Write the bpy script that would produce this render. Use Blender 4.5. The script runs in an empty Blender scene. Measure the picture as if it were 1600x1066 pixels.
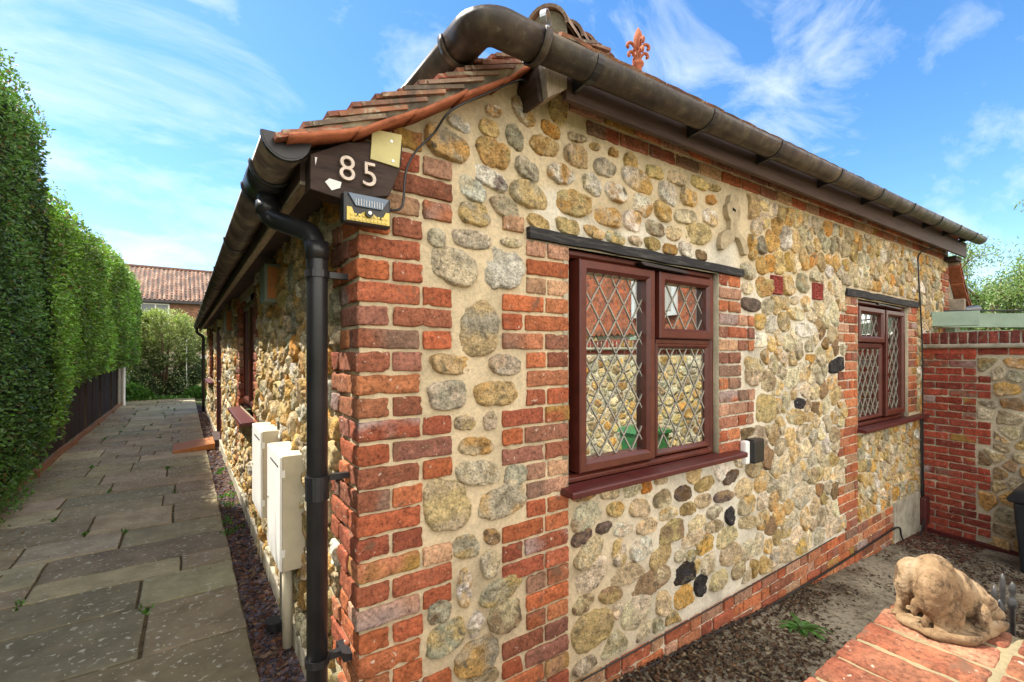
import bpy, math, random
import numpy as np
from mathutils import Vector, Matrix
random.seed(7); RNG = np.random.default_rng(11)
PI = math.pi; R = math.radians
S = bpy.context.scene; COL = S.collection
# ---------------------------------------------------------------- camera
cam = bpy.data.objects.new('camera', bpy.data.cameras.new('camera')); COL.objects.link(cam); S.camera = cam
cam.location = (-0.4763, -1.5672, 1.45)
cam.rotation_euler = (R(90), 0, R(54.78 - 90))
cam.data.sensor_width = 36; cam.data.lens = 36 * 725 / 1600
cam.data.shift_y = 19 / 1600.; cam.data.clip_start = .02; cam.data.clip_end = 3000
# ---------------------------------------------------------------- light
SUN_EL, SUN_AZ = 56., 43.          # elevation; azimuth from +Y towards -X
w = bpy.data.worlds.new('World'); S.world = w; w.use_nodes = True
nt = w.node_tree; nt.nodes.clear()
N = nt.nodes.new; K = nt.links.new
out = N('ShaderNodeOutputWorld'); bg = N('ShaderNodeBackground'); bg.inputs[1].default_value = .15
sky = N('ShaderNodeTexSky'); sky.sky_type = 'NISHITA'; sky.sun_disc = False
sky.sun_elevation = R(SUN_EL); sky.sun_rotation = R(360 - SUN_AZ)
sky.air_density = 1.0; sky.dust_density = .35; sky.ozone_density = 2.6
tc = N('ShaderNodeTexCoord'); mp = N('ShaderNodeMapping'); mp.inputs['Rotation'].default_value = (R(18), R(-24), R(20)); mp.inputs['Scale'].default_value = (.9, 3.4, 3.2)
K(tc.outputs['Generated'], mp.inputs[0])
n1 = N('ShaderNodeTexNoise'); n1.inputs['Scale'].default_value = 1.6; n1.inputs['Detail'].default_value = 9; n1.inputs['Roughness'].default_value = .62; n1.inputs['Distortion'].default_value = .7
K(mp.outputs[0], n1.inputs['Vector'])
cr = N('ShaderNodeValToRGB'); cr.color_ramp.elements[0].position = .50; cr.color_ramp.elements[1].position = .86
K(n1.outputs[0], cr.inputs[0])
n2 = N('ShaderNodeTexNoise'); n2.inputs['Scale'].default_value = 2.3; n2.inputs['Detail'].default_value = 7; n2.inputs['Roughness'].default_value = .55
mp2 = N('ShaderNodeMapping'); mp2.inputs['Scale'].default_value = (1.3, 1.3, 3.6); mp2.inputs['Location'].default_value = (3.1, .4, 0); K(tc.outputs['Generated'], mp2.inputs[0]); K(mp2.outputs[0], n2.inputs['Vector'])
cr2 = N('ShaderNodeValToRGB'); cr2.color_ramp.elements[0].position = .62; cr2.color_ramp.elements[1].position = .80
K(n2.outputs[0], cr2.inputs[0])
mx = N('ShaderNodeMath'); mx.operation = 'MAXIMUM'; K(cr.outputs[0], mx.inputs[0]); K(cr2.outputs[0], mx.inputs[1])
mm = N('ShaderNodeMath'); mm.operation = 'MULTIPLY'; mm.inputs[1].default_value = .85; K(mx.outputs[0], mm.inputs[0])
mix = N('ShaderNodeMix'); mix.data_type = 'RGBA'; K(mm.outputs[0], mix.inputs[0]); hs = N('ShaderNodeHueSaturation'); hs.inputs['Saturation'].default_value = 1.25; hs.inputs['Value'].default_value = .80; K(sky.outputs[0], hs.inputs['Color']); K(hs.outputs[0], mix.inputs[6]); mix.inputs[7].default_value = (3.9, 4.1, 4.3, 1)
# unseen bright cloud bank added behind the viewer to light the shaded front wall
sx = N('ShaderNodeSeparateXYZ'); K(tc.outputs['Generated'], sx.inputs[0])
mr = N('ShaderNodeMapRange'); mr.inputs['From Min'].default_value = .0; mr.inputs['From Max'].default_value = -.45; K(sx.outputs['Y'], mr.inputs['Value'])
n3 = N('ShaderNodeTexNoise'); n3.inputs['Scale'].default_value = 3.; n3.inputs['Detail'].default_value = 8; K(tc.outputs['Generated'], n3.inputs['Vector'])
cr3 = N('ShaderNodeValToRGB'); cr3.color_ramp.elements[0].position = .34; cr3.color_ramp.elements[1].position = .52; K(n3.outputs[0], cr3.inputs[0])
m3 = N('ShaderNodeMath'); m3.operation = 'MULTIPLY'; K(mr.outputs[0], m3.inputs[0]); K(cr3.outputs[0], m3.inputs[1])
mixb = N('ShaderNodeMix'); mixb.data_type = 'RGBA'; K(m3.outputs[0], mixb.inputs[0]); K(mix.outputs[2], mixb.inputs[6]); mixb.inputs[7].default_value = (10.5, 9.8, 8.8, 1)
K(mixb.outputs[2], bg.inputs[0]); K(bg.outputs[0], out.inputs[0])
sl = bpy.data.lights.new('sun', 'SUN'); sl.energy = 4.6; sl.angle = R(.55); sl.color = (1, .93, .82)
so = bpy.data.objects.new('sun', sl); COL.objects.link(so)
sd = Vector((-math.sin(R(SUN_AZ)) * math.cos(R(SUN_EL)), math.cos(R(SUN_AZ)) * math.cos(R(SUN_EL)), math.sin(R(SUN_EL))))
so.rotation_euler = sd.to_track_quat('Z', 'Y').to_euler(); so.location = (-6, 6, 12)
vs = S.view_settings; vs.view_transform = 'Standard'; vs.look = 'None'; vs.exposure = 1.25; vs.gamma = 1; vs.use_curve_mapping = False

# ---------------------------------------------------------------- noise
def _h(i, j, k):
    n = (i * 374761393 + j * 668265263 + k * 2147483647 % 4294967291 + k * 1274126177) & 0xffffffff
    n = ((n ^ (n >> 13)) * 1274126177) & 0xffffffff
    return ((n ^ (n >> 16)) & 0xffff) / 65535. * 2 - 1
def vnoise(P, sc=1., seed=0):
    P = np.asarray(P, float) * sc + seed * 17.31
    I = np.floor(P).astype(np.int64); Fr = P - I; Fr = Fr * Fr * (3 - 2 * Fr)
    i, j, k = I[..., 0], I[..., 1], I[..., 2]; x, y, z = Fr[..., 0], Fr[..., 1], Fr[..., 2]
    r = 0
    for a in (0, 1):
        for b in (0, 1):
            for c in (0, 1):
                r = r + _h(i + a, j + b, k + c) * (x if a else 1 - x) * (y if b else 1 - y) * (z if c else 1 - z)
    return r
def fnoise(P, sc=1., seed=0, o=3):
    return sum(vnoise(P, sc * 2 ** q, seed + q) * .5 ** q for q in range(o))

# ---------------------------------------------------------------- materials
MATS = {}
def nodes(name, rough=.8, spec=.4, metal=0):
    m = bpy.data.materials.new(name); m.use_nodes = True; t = m.node_tree; b = t.nodes['Principled BSDF']
    b.inputs['Roughness'].default_value = rough; b.inputs['Metallic'].default_value = metal
    b.inputs['Specular IOR Level'].default_value = spec
    MATS[name] = m; return m, t, b
def nz(t, sc, det=4, rough=.6, vec=None, dist=0):
    n = t.nodes.new('ShaderNodeTexNoise'); n.inputs['Scale'].default_value = sc; n.inputs['Detail'].default_value = det
    n.inputs['Roughness'].default_value = rough; n.inputs['Distortion'].default_value = dist
    if vec is None:
        c = t.nodes.new('ShaderNodeTexCoord'); vec = c.outputs['Object']
    t.links.new(vec, n.inputs['Vector']); return n.outputs[0]
def ramp(t, fac, stops):
    r = t.nodes.new('ShaderNodeValToRGB'); e = r.color_ramp.elements
    while len(e) < len(stops): e.new(.5)
    for q, (p, c) in zip(e, stops):
        q.position = p; q.color = (c, c, c, 1) if isinstance(c, (int, float)) else (*c, 1)
    t.links.new(fac, r.inputs[0]); return r.outputs[0]
def mixc(t, fac, a, b, mode='MIX'):
    m = t.nodes.new('ShaderNodeMix'); m.data_type = 'RGBA'; m.blend_type = mode
    for s, v in ((0, fac), (6, a), (7, b)):
        if hasattr(v, 'is_linked') or isinstance(v, bpy.types.NodeSocket): t.links.new(v, m.inputs[s])
        else: m.inputs[s].default_value = v if s == 0 else (*v, 1)
    return m.outputs[2]
def bump(t, b, h, strength=.5, dist=.005):
    n = t.nodes.new('ShaderNodeBump'); n.inputs['Strength'].default_value = strength; n.inputs['Distance'].default_value = dist
    t.links.new(h, n.inputs['Height']); t.links.new(n.outputs[0], b.inputs['Normal'])
def attr(t, n='Col'):
    a = t.nodes.new('ShaderNodeAttribute'); a.attribute_name = n; return a.outputs['Color']
def plain(name, c, rough=.6, spec=.4, metal=0, var=.25, sc=12, bs=.2, bd=.002, c2=None, stretch=None):
    m, t, b = nodes(name, rough, spec, metal)
    vec = None
    if stretch:
        tcn = t.nodes.new('ShaderNodeTexCoord'); mpn = t.nodes.new('ShaderNodeMapping'); mpn.inputs['Scale'].default_value = stretch
        t.links.new(tcn.outputs['Object'], mpn.inputs[0]); vec = mpn.outputs[0]
    n = nz(t, sc, 6, .65, vec)
    c2 = c2 or tuple(v * (1 - var) for v in c)
    hi = tuple(min(1, v * (1 + var * .6)) for v in c)
    t.links.new(ramp(t, n, [(.3, c2), (.5, c), (.72, hi)]), b.inputs['Base Color'])
    bump(t, b, nz(t, sc * 4, 5, .7, vec), bs, bd)
    return m
# stone / brick: colour carried by each stone, plus its own mottling
def attrmat(name, rough, blot, blotf, spk, spkf, sc1, sc2, bs, bd, mult=(.55, 1.35)):
    m, t, b = nodes(name, rough, .25)
    c = attr(t)
    c = mixc(t, 1., c, ramp(t, nz(t, sc1, 6, .7), [(.30, mult[0]), (.5, 1.), (.70, mult[1])]), 'MULTIPLY')
    c = mixc(t, 1., c, ramp(t, nz(t, sc1 * 4.2, 5, .7), [(.34, .45), (.47, 1.), (.68, 1.4)]), 'MULTIPLY')
    f = ramp(t, nz(t, sc1 * .55, 5, .6, None, .6), [(blotf, 0.), (blotf + .1, 1.)])
    c = mixc(t, f, c, blot)
    f2 = ramp(t, nz(t, sc2, 3, .55), [(spkf, 0.), (spkf + .06, .85)])
    c = mixc(t, f2, c, spk)
    t.links.new(c, b.inputs['Base Color'])
    h1 = nz(t, sc1 * 1.6, 8, .72)
    bump(t, b, h1, bs, bd); return m
attrmat('stone', .85, (.20, .17, .11), .60, (.70, .66, .54), .66, 26, 85, 1., .035, (.42, 1.45))
attrmat('brick', .85, (.19, .10, .06), .60, (.66, .54, .42), .665, 20, 46, 1., .016, (.6, 1.3))
def mk_mortar():
    m, t, b = nodes('mortar', .95, .1)
    c = attr(t)
    c = mixc(t, 1., c, ramp(t, nz(t, 3, 6, .6), [(.3, .66), (.5, 1.), (.75, 1.12)]), 'MULTIPLY')
    c = mixc(t, 1., c, ramp(t, nz(t, 60, 4, .7), [(.3, .8), (.6, 1.05)]), 'MULTIPLY')
    f = ramp(t, nz(t, 5.5, 7, .7, None, .5), [(.54, 0.), (.70, .4)])
    c = mixc(t, f, c, (.30, .25, .16))
    t.links.new(c, b.inputs['Base Color']); bump(t, b, nz(t, 90, 8, .8), 1., .010)
mk_mortar()
plain('black_plastic', (.018, .018, .02), .38, .5, var=.5, sc=9, bs=.12, bd=.001)
def mk_gutter():
    m, t, b = nodes('gutter_plastic', .42, .45)
    c = ramp(t, nz(t, 7, 6, .7), [(.32, (.018, .014, .012)), (.5, (.05, .036, .026)), (.70, (.13, .10, .06))])
    f = ramp(t, nz(t, 42, 5, .7, None, .4), [(.60, 0.), (.70, .6)])
    t.links.new(mixc(t, f, c, (.16, .15, .10)), b.inputs['Base Color'])
    t.links.new(ramp(t, nz(t, 16, 4, .6), [(.3, .3), (.7, .62)]), b.inputs['Roughness']); bump(t, b, nz(t, 90, 4), .15, .001)
mk_gutter()
plain('dark_timber', (.045, .028, .022), .7, .3, var=.55, sc=10, bs=.6, bd=.003, stretch=(1, 1, 5))
plain('brown_timber', (.07, .042, .032), .6, .3, var=.5, sc=8, bs=.4, bd=.002, stretch=(.4, .4, 5))
plain('grey_timber', (.34, .28, .21), .85, .2, var=.5, sc=14, bs=.7, bd=.004, stretch=(6, 1, 1))
plain('black_timber', (.022, .022, .024), .75, .3, var=.7, sc=14, bs=.9, bd=.006, c2=(.10, .095, .085), stretch=(.5, 1, 5))
plain('mahogany', (.095, .022, .014), .33, .5, var=.35, sc=7, bs=.1, bd=.001, stretch=(1.5, 1, 1.5))
plain('mahogany_sill', (.085, .016, .014), .42, .5, var=.35, sc=20, bs=.15, bd=.001)
plain('lead', (.33, .30, .25), .6, .4, metal=0., var=.2)
plain('white_plastic', (.84, .83, .79), .45, .4, var=.08, sc=5, bs=.05, bd=.001)
plain('cream_plastic', (.55, .49, .36), .6, .3, var=.2, sc=8, bs=.1, bd=.001)
plain('grey_box', (.19, .22, .17), .7, .3, var=.2)
plain('orange_wood', (.42, .16, .045), .6, .3, var=.3, sc=6, stretch=(1, 6, 1), bs=.3)
plain('edging_timber', (.27, .14, .075), .85, .2, var=.4, sc=9, stretch=(3, .4, 3), bs=.6)
plain('fence_timber', (.035, .022, .016), .85, .2, var=.5, sc=9, stretch=(3, 3, .5), bs=.6, bd=.004)
plain('green_timber', (.30, .40, .30), .65, .3, var=.15, sc=8, bs=.2)
plain('concrete', (.25, .225, .17), .92, .2, var=.4, sc=6, bs=.6, bd=.004)
plain('render_cream', (.42, .38, .29), .92, .2, var=.5, sc=7, bs=.5, bd=.004, c2=(.20, .17, .12))
plain('metal', (.55, .53, .48), .35, .5, metal=.9, var=.3, sc=30)
plain('digit_metal', (.50, .42, .35), .45, .5, metal=.3, var=.3, sc=40)
plain('iron', (.07, .07, .07), .5, .5, metal=.6, var=.5, sc=40)
plain('terracotta', (.36, .12, .06), .85, .2, var=.5, sc=18, bs=.5, bd=.003)
plain('carved_red', (.26, .035, .022), .6, .4, var=.5, sc=60, bs=.8, bd=.006)
plain('carved_stone', (.42, .34, .22), .9, .2, var=.35, sc=22, bs=.6, bd=.003)
plain('note', (.55, .50, .24), .75, .2, var=.12, sc=14)
plain('white_paint', (.72, .72, .70), .5, .4, var=.08)
plain('bark', (.16, .105, .065), .9, .2, var=.5, sc=14, stretch=(2, 2, .5), bs=.9, bd=.01)
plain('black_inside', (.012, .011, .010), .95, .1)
plain('dull_glass', (.14, .16, .17), .3, .5, var=.3)
plain('curtain', (.50, .47, .42), .9, .1, var=.2, sc=3, stretch=(14, 14, .3))
plain('bin_plastic', (.015, .018, .022), .35, .5, var=.3)
plain('green_plastic', (.03, .16, .05), .4, .5, var=.3)
plain('lamp_black', (.015, .015, .016), .4, .5)
plain('lamp_yellow', (.62, .47, .07), .25, .6, var=.2, sc=50)
plain('solar', (.05, .10, .17), .15, .8, var=.3)
def mk_tile(name, a, b2, c3, lich):
    m, t, b = nodes(name, .85, .25)
    c = mixc(t, 1., attr(t), ramp(t, nz(t, 14, 6, .7), [(.3, .6), (.5, 1.), (.7, 1.3)]), 'MULTIPLY')
    f = ramp(t, nz(t, 24, 7, .7, None, .5), [(lich, 0.), (lich + .1, .9)])
    c = mixc(t, f, c, (.42, .38, .28))
    f = ramp(t, nz(t, 9, 7, .7, None, .5), [(.50, 0.), (.62, .85)])
    c = mixc(t, f, c, (.10, .085, .07))
    t.links.new(c, b.inputs['Base Color']); bump(t, b, nz(t, 60, 6, .75), .8, .004)
mk_tile('tile', 0, 0, 0, .55)
def mk_leaf(name, rough=.42, tr=.3):
    m, t, b = nodes(name, rough, .5)
    c = attr(t); t.links.new(c, b.inputs['Base Color'])
    tl = t.nodes.new('ShaderNodeBsdfTranslucent'); t.links.new(mixc(t, 1., c, (1.3, 1.5, .6), 'MULTIPLY'), tl.inputs[0])
    ms = t.nodes.new('ShaderNodeMixShader'); ms.inputs[0].default_value = tr
    o = t.nodes['Material Output']; t.links.new(b.outputs[0], ms.inputs[1]); t.links.new(tl.outputs[0], ms.inputs[2]); t.links.new(ms.outputs[0], o.inputs[0])
mk_leaf('leaf')
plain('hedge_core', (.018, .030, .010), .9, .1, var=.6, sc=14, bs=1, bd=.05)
def mk_scatter():
    m, t, b = nodes('scatter', .75, .3)
    t.links.new(attr(t), b.inputs['Base Color'])
mk_scatter()
def mk_paver():
    m, t, b = nodes('paving', .8, .3)
    c = mixc(t, 1., attr(t), ramp(t, nz(t, 5, 7, .65, None, .3), [(.28, .62), (.5, 1.), (.75, 1.3)]), 'MULTIPLY')
    f = ramp(t, nz(t, 1.7, 6, .6), [(.5, 0.), (.7, .6)]); c = mixc(t, f, c, (.22, .19, .11))
    tcn = t.nodes.new('ShaderNodeTexCoord')
    v = t.nodes.new('ShaderNodeTexVoronoi'); v.inputs['Scale'].default_value = 21; v.inputs['Randomness'].default_value = 1
    wv = t.nodes.new('ShaderNodeVectorMath'); wv.operation = 'ADD'; nn = t.nodes.new('ShaderNodeTexNoise'); nn.inputs['Scale'].default_value = 30
    sv = t.nodes.new('ShaderNodeVectorMath'); sv.operation = 'SCALE'; sv.inputs['Scale'].default_value = .03
    t.links.new(tcn.outputs['Object'], nn.inputs['Vector']); t.links.new(nn.outputs['Color'], sv.inputs[0]); t.links.new(tcn.outputs['Object'], wv.inputs[0]); t.links.new(sv.outputs[0], wv.inputs[1])
    t.links.new(wv.outputs[0], v.inputs['Vector'])
    a = ramp(t, nz(t, 30, 3, .5, None, .2), [(.61, 0.), (.65, 1.)])
    g = ramp(t, nz(t, 2.2, 5, .65), [(.40, 0.), (.52, .9)])
    mu = t.nodes.new('ShaderNodeMath'); mu.operation = 'MULTIPLY'; t.links.new(a, mu.inputs[0]); t.links.new(g, mu.inputs[1])
    c = mixc(t, mu.outputs[0], c, (.56, .54, .42))
    t.links.new(c, b.inputs['Base Color']); bump(t, b, nz(t, 22, 8, .7), .7, .006)
    t.links.new(ramp(t, nz(t, 8, 4), [(.3, .6), (.7, .9)]), b.inputs['Roughness'])
mk_paver()
def mk_yard():
    m, t, b = nodes('yard', .95, .15)
    c = ramp(t, nz(t, 2.3, 7, .7), [(.34, (.06, .043, .03)), (.46, (.20, .17, .12)), (.58, (.36, .32, .235))])
    f = ramp(t, nz(t, 30, 6, .75), [(.5, 0.), (.62, .8)]); c = mixc(t, f, c, (.028, .02, .013))
    t.links.new(c, b.inputs['Base Color']); bump(t, b, nz(t, 45, 8, .8), 1., .012)
mk_yard()
plain('joint', (.15, .11, .06), .95, .1, var=.5, sc=30, bs=1, bd=.01)
plain('soil', (.05, .037, .026), .95, .1, var=.5, sc=30, bs=1, bd=.01)
def mk_grassground():
    m, t, b = nodes('ground', .95, .1)
    t.links.new(ramp(t, nz(t, 1.2, 8, .7), [(.35, (.05, .07, .02)), (.6, (.09, .10, .04)), (.75, (.14, .12, .07))]), b.inputs['Base Color'])
mk_grassground()
def mk_glass():
    m, t, b = nodes('glass', .02, .5)
    gl = t.nodes.new('ShaderNodeBsdfGlossy'); gl.inputs['Roughness'].default_value = .01; gl.inputs[0].default_value = (.9, .95, .93, 1)
    tr = t.nodes.new('ShaderNodeBsdfTransparent'); tr.inputs[0].default_value = (.7, .75, .72, 1)
    ms = t.nodes.new('ShaderNodeMixShader'); ms.inputs[0].default_value = .5
    t.links.new(tr.outputs[0], ms.inputs[1]); t.links.new(gl.outputs[0], ms.inputs[2]); t.links.new(ms.outputs[0], t.nodes['Material Output'].inputs[0])
mk_glass()

# ---------------------------------------------------------------- mesh helpers
class MB:
    def __init__(s): s.v = []; s.f = []; s.m = []; s.c = []; s.n = 0; s.names = []
    def mi(s, name):
        if name not in s.names: s.names.append(name)
        return s.names.index(name)
    def add(s, V, Fc, mat, col=(1, 1, 1)):
        V = np.asarray(V, float).reshape(-1, 3); c = np.asarray(col, float)
        if c.ndim == 1: c = np.repeat(c[None, :3], len(V), 0)
        s.v.append(V); s.c.append(c)
        if isinstance(Fc, np.ndarray): s.f.append(('a', Fc + s.n)); k = len(Fc)
        else: s.f.append(('l', [tuple(i + s.n for i in f) for f in Fc])); k = len(Fc)
        s.m += [s.mi(mat)] * k; s.n += len(V); return s
    def box(s, x0, y0, z0, x1, y1, z1, mat, col=(1, 1, 1)):
        V = [(x, y, z) for x in (x0, x1) for y in (y0, y1) for z in (z0, z1)]
        return s.add(V, [(0, 1, 3, 2), (4, 6, 7, 5), (0, 4, 5, 1), (2, 3, 7, 6), (0, 2, 6, 4), (1, 5, 7, 3)], mat, col)
    def bar(s, p, q, wd, hd, mat, col=(1, 1, 1), up=(0, 0, 1)):
        p = Vector(p); q = Vector(q); d = (q - p).normalized(); u = Vector(up)
        sd_ = d.cross(u)
        if sd_.length < 1e-4: sd_ = d.cross(Vector((1, 0, 0)))
        sd_.normalize(); u = sd_.cross(d)
        V = [tuple(b + sd_ * (a * wd / 2) + u * (c * hd / 2)) for b in (p, q) for a in (-1, 1) for c in (-1, 1)]
        return s.add(V, [(0, 1, 3, 2), (4, 6, 7, 5), (0, 4, 5, 1), (2, 3, 7, 6), (0, 2, 6, 4), (1, 5, 7, 3)], mat, col)
    def tube(s, pts, rad, mat, n=14, col=(1, 1, 1), caps=True):
        pts = [Vector(p) for p in pts]; rs = rad if hasattr(rad, '__len__') else [rad] * len(pts)
        V = []; pu = None
        for i, p in enumerate(pts):
            d = (pts[min(i + 1, len(pts) - 1)] - pts[max(i - 1, 0)]).normalized()
            if pu is None: pu = d.cross(Vector((0.3, 1, .2))).normalized()
            a = (pu - d * pu.dot(d)).normalized(); b = d.cross(a); pu = a
            for k in range(n):
                t = 2 * PI * k / n; V.append(tuple(p + (a * math.cos(t) + b * math.sin(t)) * rs[i]))
        Fc = [(i * n + k, i * n + (k + 1) % n, (i + 1) * n + (k + 1) % n, (i + 1) * n + k) for i in range(len(pts) - 1) for k in range(n)]
        if caps: Fc += [tuple(range(n))[::-1], tuple((len(pts) - 1) * n + k for k in range(n))]
        return s.add(V, Fc, mat, col)
    def lathe(s, prof, c, mat, n=20, col=(1, 1, 1)):
        V = [(c[0] + r * math.cos(2 * PI * k / n), c[1] + r * math.sin(2 * PI * k / n), c[2] + z) for r, z in prof for k in range(n)]
        Fc = [(i * n + k, i * n + (k + 1) % n, (i + 1) * n + (k + 1) % n, (i + 1) * n + k) for i in range(len(prof) - 1) for k in range(n)]
        Fc += [tuple(range(n))[::-1], tuple((len(prof) - 1) * n + k for k in range(n))]
        return s.add(V, Fc, mat, col)
    def prism(s, pts, a, b, mat, axis='y', col=(1, 1, 1)):
        n = len(pts)
        if axis == 'y': V = [(x, a, z) for x, z in pts] + [(x, b, z) for x, z in pts]
        elif axis == 'x': V = [(a, x, z) for x, z in pts] + [(b, x, z) for x, z in pts]
        else: V = [(x, z, a) for x, z in pts] + [(x, z, b) for x, z in pts]
        return s.add(V, [tuple(range(n))[::-1], tuple(range(n, 2 * n))] + [(i, (i + 1) % n, n + (i + 1) % n, n + i) for i in range(n)], mat, col)
    def build(s, name, parent=None, smooth=False, bevel=0, loc=None, fix=True):
        me = bpy.data.meshes.new(name)
        V = np.concatenate(s.v) if s.v else np.zeros((0, 3)); Cc = np.concatenate(s.c)
        li = []; ls = []; tot = 0
        for kind, f in s.f:
            if kind == 'a':
                k = f.shape[1]; li.append(f.ravel()); ls.append(np.full(len(f), k))
            else:
                li.append(np.array([i for q in f for i in q], int)); ls.append(np.array([len(q) for q in f], int))
        li = np.concatenate(li); ls = np.concatenate(ls); st = np.concatenate([[0], np.cumsum(ls)[:-1]])
        me.vertices.add(len(V)); me.vertices.foreach_set('co', V.ravel().astype(np.float32))
        me.loops.add(len(li)); me.loops.foreach_set('vertex_index', li.astype(np.int32))
        me.polygons.add(len(ls)); me.polygons.foreach_set('loop_start', st.astype(np.int32))
        try: me.polygons.foreach_set('loop_total', ls.astype(np.int32))
        except Exception: pass
        for nme in s.names: me.materials.append(MATS[nme])
        me.polygons.foreach_set('material_index', np.array(s.m, np.int32))
        me.polygons.foreach_set('use_smooth', np.full(len(ls), bool(smooth)))
        at = me.color_attributes.new('Col', 'FLOAT_COLOR', 'POINT')
        at.data.foreach_set('color', np.concatenate([Cc, np.ones((len(Cc), 1))], 1).ravel().astype(np.float32))
        me.update(calc_edges=True); me.validate()
        if fix and len(ls) < 20000:
            import bmesh
            bm = bmesh.new(); bm.from_mesh(me); bmesh.ops.recalc_face_normals(bm, faces=bm.faces); bm.to_mesh(me); bm.free()
        o = bpy.data.objects.new(name, me); COL.objects.link(o)
        if parent is not None: o.parent = parent
        if loc: o.location = loc
        if bevel:
            md = o.modifiers.new('b', 'BEVEL'); md.width = bevel; md.segments = 2; md.limit_method = 'ANGLE'; md.angle_limit = R(40)
        return o
def tag(o, label=None, cat=None, group=None, kind=None):
    for k, v in (('label', label), ('category', cat), ('group', group), ('kind', kind)):
        if v: o[k] = v
    return o
def empty(name, loc=(0, 0, 0), rz=0, parent=None):
    o = bpy.data.objects.new(name, None); COL.objects.link(o); o.location = loc; o.rotation_euler = (0, 0, rz)
    o.empty_display_size = .1
    if parent: o.parent = parent
    return o
def jit(c, a=.15):
    k = 1 + RNG.uniform(-a, a); return tuple(max(0.002, v * k * (1 + RNG.uniform(-a, a) * .35)) for v in c)

# ---------------------------------------------------------------- bricks (many at once)
def unit_box(tx, ty, tz):
    grids = []; Vs = []; Fs = []; n = 0
    def face(a, b, fn, flip):
        nonlocal n
        A, B = np.meshgrid(a, b, indexing='ij'); V = fn(A.ravel(), B.ravel()); na, nb = len(a), len(b)
        idx = np.arange(na * nb).reshape(na, nb) + n
        q = np.stack([idx[:-1, :-1], idx[1:, :-1], idx[1:, 1:], idx[:-1, 1:]], -1).reshape(-1, 4)
        if flip: q = q[:, ::-1]
        Vs.append(V); Fs.append(q); n += na * nb
    one = np.ones_like
    face(tx, tz, lambda a, b: np.stack([a, -one(a), b], 1), False)   # front -y
    face(ty, tz, lambda a, b: np.stack([-one(a), a, b], 1), True)
    face(ty, tz, lambda a, b: np.stack([one(a), a, b], 1), False)
    face(tx, ty, lambda a, b: np.stack([a, b, one(a)], 1), False)
    face(tx, ty, lambda a, b: np.stack([a, b, -one(a)], 1), True)
    return np.concatenate(Vs), np.concatenate(Fs)
TX = np.array([-1, -.985, -.95, -.85, -.6, -.3, 0, .3, .6, .85, .95, .985, 1]); TZ = np.array([-1, -.95, -.8, -.4, .1, .5, .82, .95, 1]); TY = np.array([-1, -.93, -.7, 0, 1.])
UB, UF = unit_box(TX, TY, TZ)
BRC = [(.42, .125, .05), (.36, .10, .045), (.42, .16, .07), (.44, .26, .15), (.40, .13, .055), (.30, .085, .045), (.38, .15, .075), (.25, .09, .05), (.40, .22, .14), (.30, .13, .08), (.36, .11, .055), (.26, .11, .075)]
def add_bricks(mb, boxes, side=False, cols=BRC, rad=.006, rough=.0025, mat='brick'):
    """boxes: (x0,y0,z0,x1,y1,z1) world axis-aligned; front face is -y (or -x when side)"""
    for (x0, y0, z0, x1, y1, z1) in boxes:
        U = UB.copy()
        if side: U = np.stack([U[:, 1], -U[:, 0], U[:, 2]], 1)
        c = np.array([(x0 + x1) / 2, (y0 + y1) / 2, (z0 + z1) / 2]); h = np.array([abs(x1 - x0), abs(y1 - y0), abs(z1 - z0)]) / 2
        r = min(rad * random.uniform(.8, 1.6), h.min() * .45)
        p = U * h; inner = np.clip(p, -(h - r), h - r); d = p - inner; L = np.linalg.norm(d, axis=1, keepdims=True); L[L == 0] = 1
        p = inner + d / L * np.minimum(r, L)
        tilt = random.uniform(-.012, .012); p[:, 2] += (p[:, 1] if side else p[:, 0]) * tilt
        W = p + c
        n1_ = fnoise(W, 28, 1, 2)[:, None]; n2_ = fnoise(W, 75, 5, 2)[:, None]
        edge = (L > r * .5)
        W = W + (U / np.maximum(np.linalg.norm(U, axis=1, keepdims=True), .1)) * (n1_ * rough * 1.2 + n2_ * rough * np.where(edge, 1.6, .6) - np.clip(fnoise(W, 40, 9, 2)[:, None] - .3, 0, 1) * .011 * edge)
        base = random.choice(cols); k = random.uniform(.78, 1.25); col = np.array(base) * k
        if random.random() < .14 and mat == 'brick': # half-burnt or ochre-stained face
            a = np.clip(.5 + fnoise(W, 9, random.randint(0, 99), 2) * 1.6, 0, 1)[:, None]; oth = np.array(random.choice([(.33, .20, .05), (.34, .25, .22), (.22, .13, .09)])); cc = col * (1 - a) + oth * a
        else: cc = np.repeat(col[None], len(W), 0)
        mb.add(W, UF, mat, cc)

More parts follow.
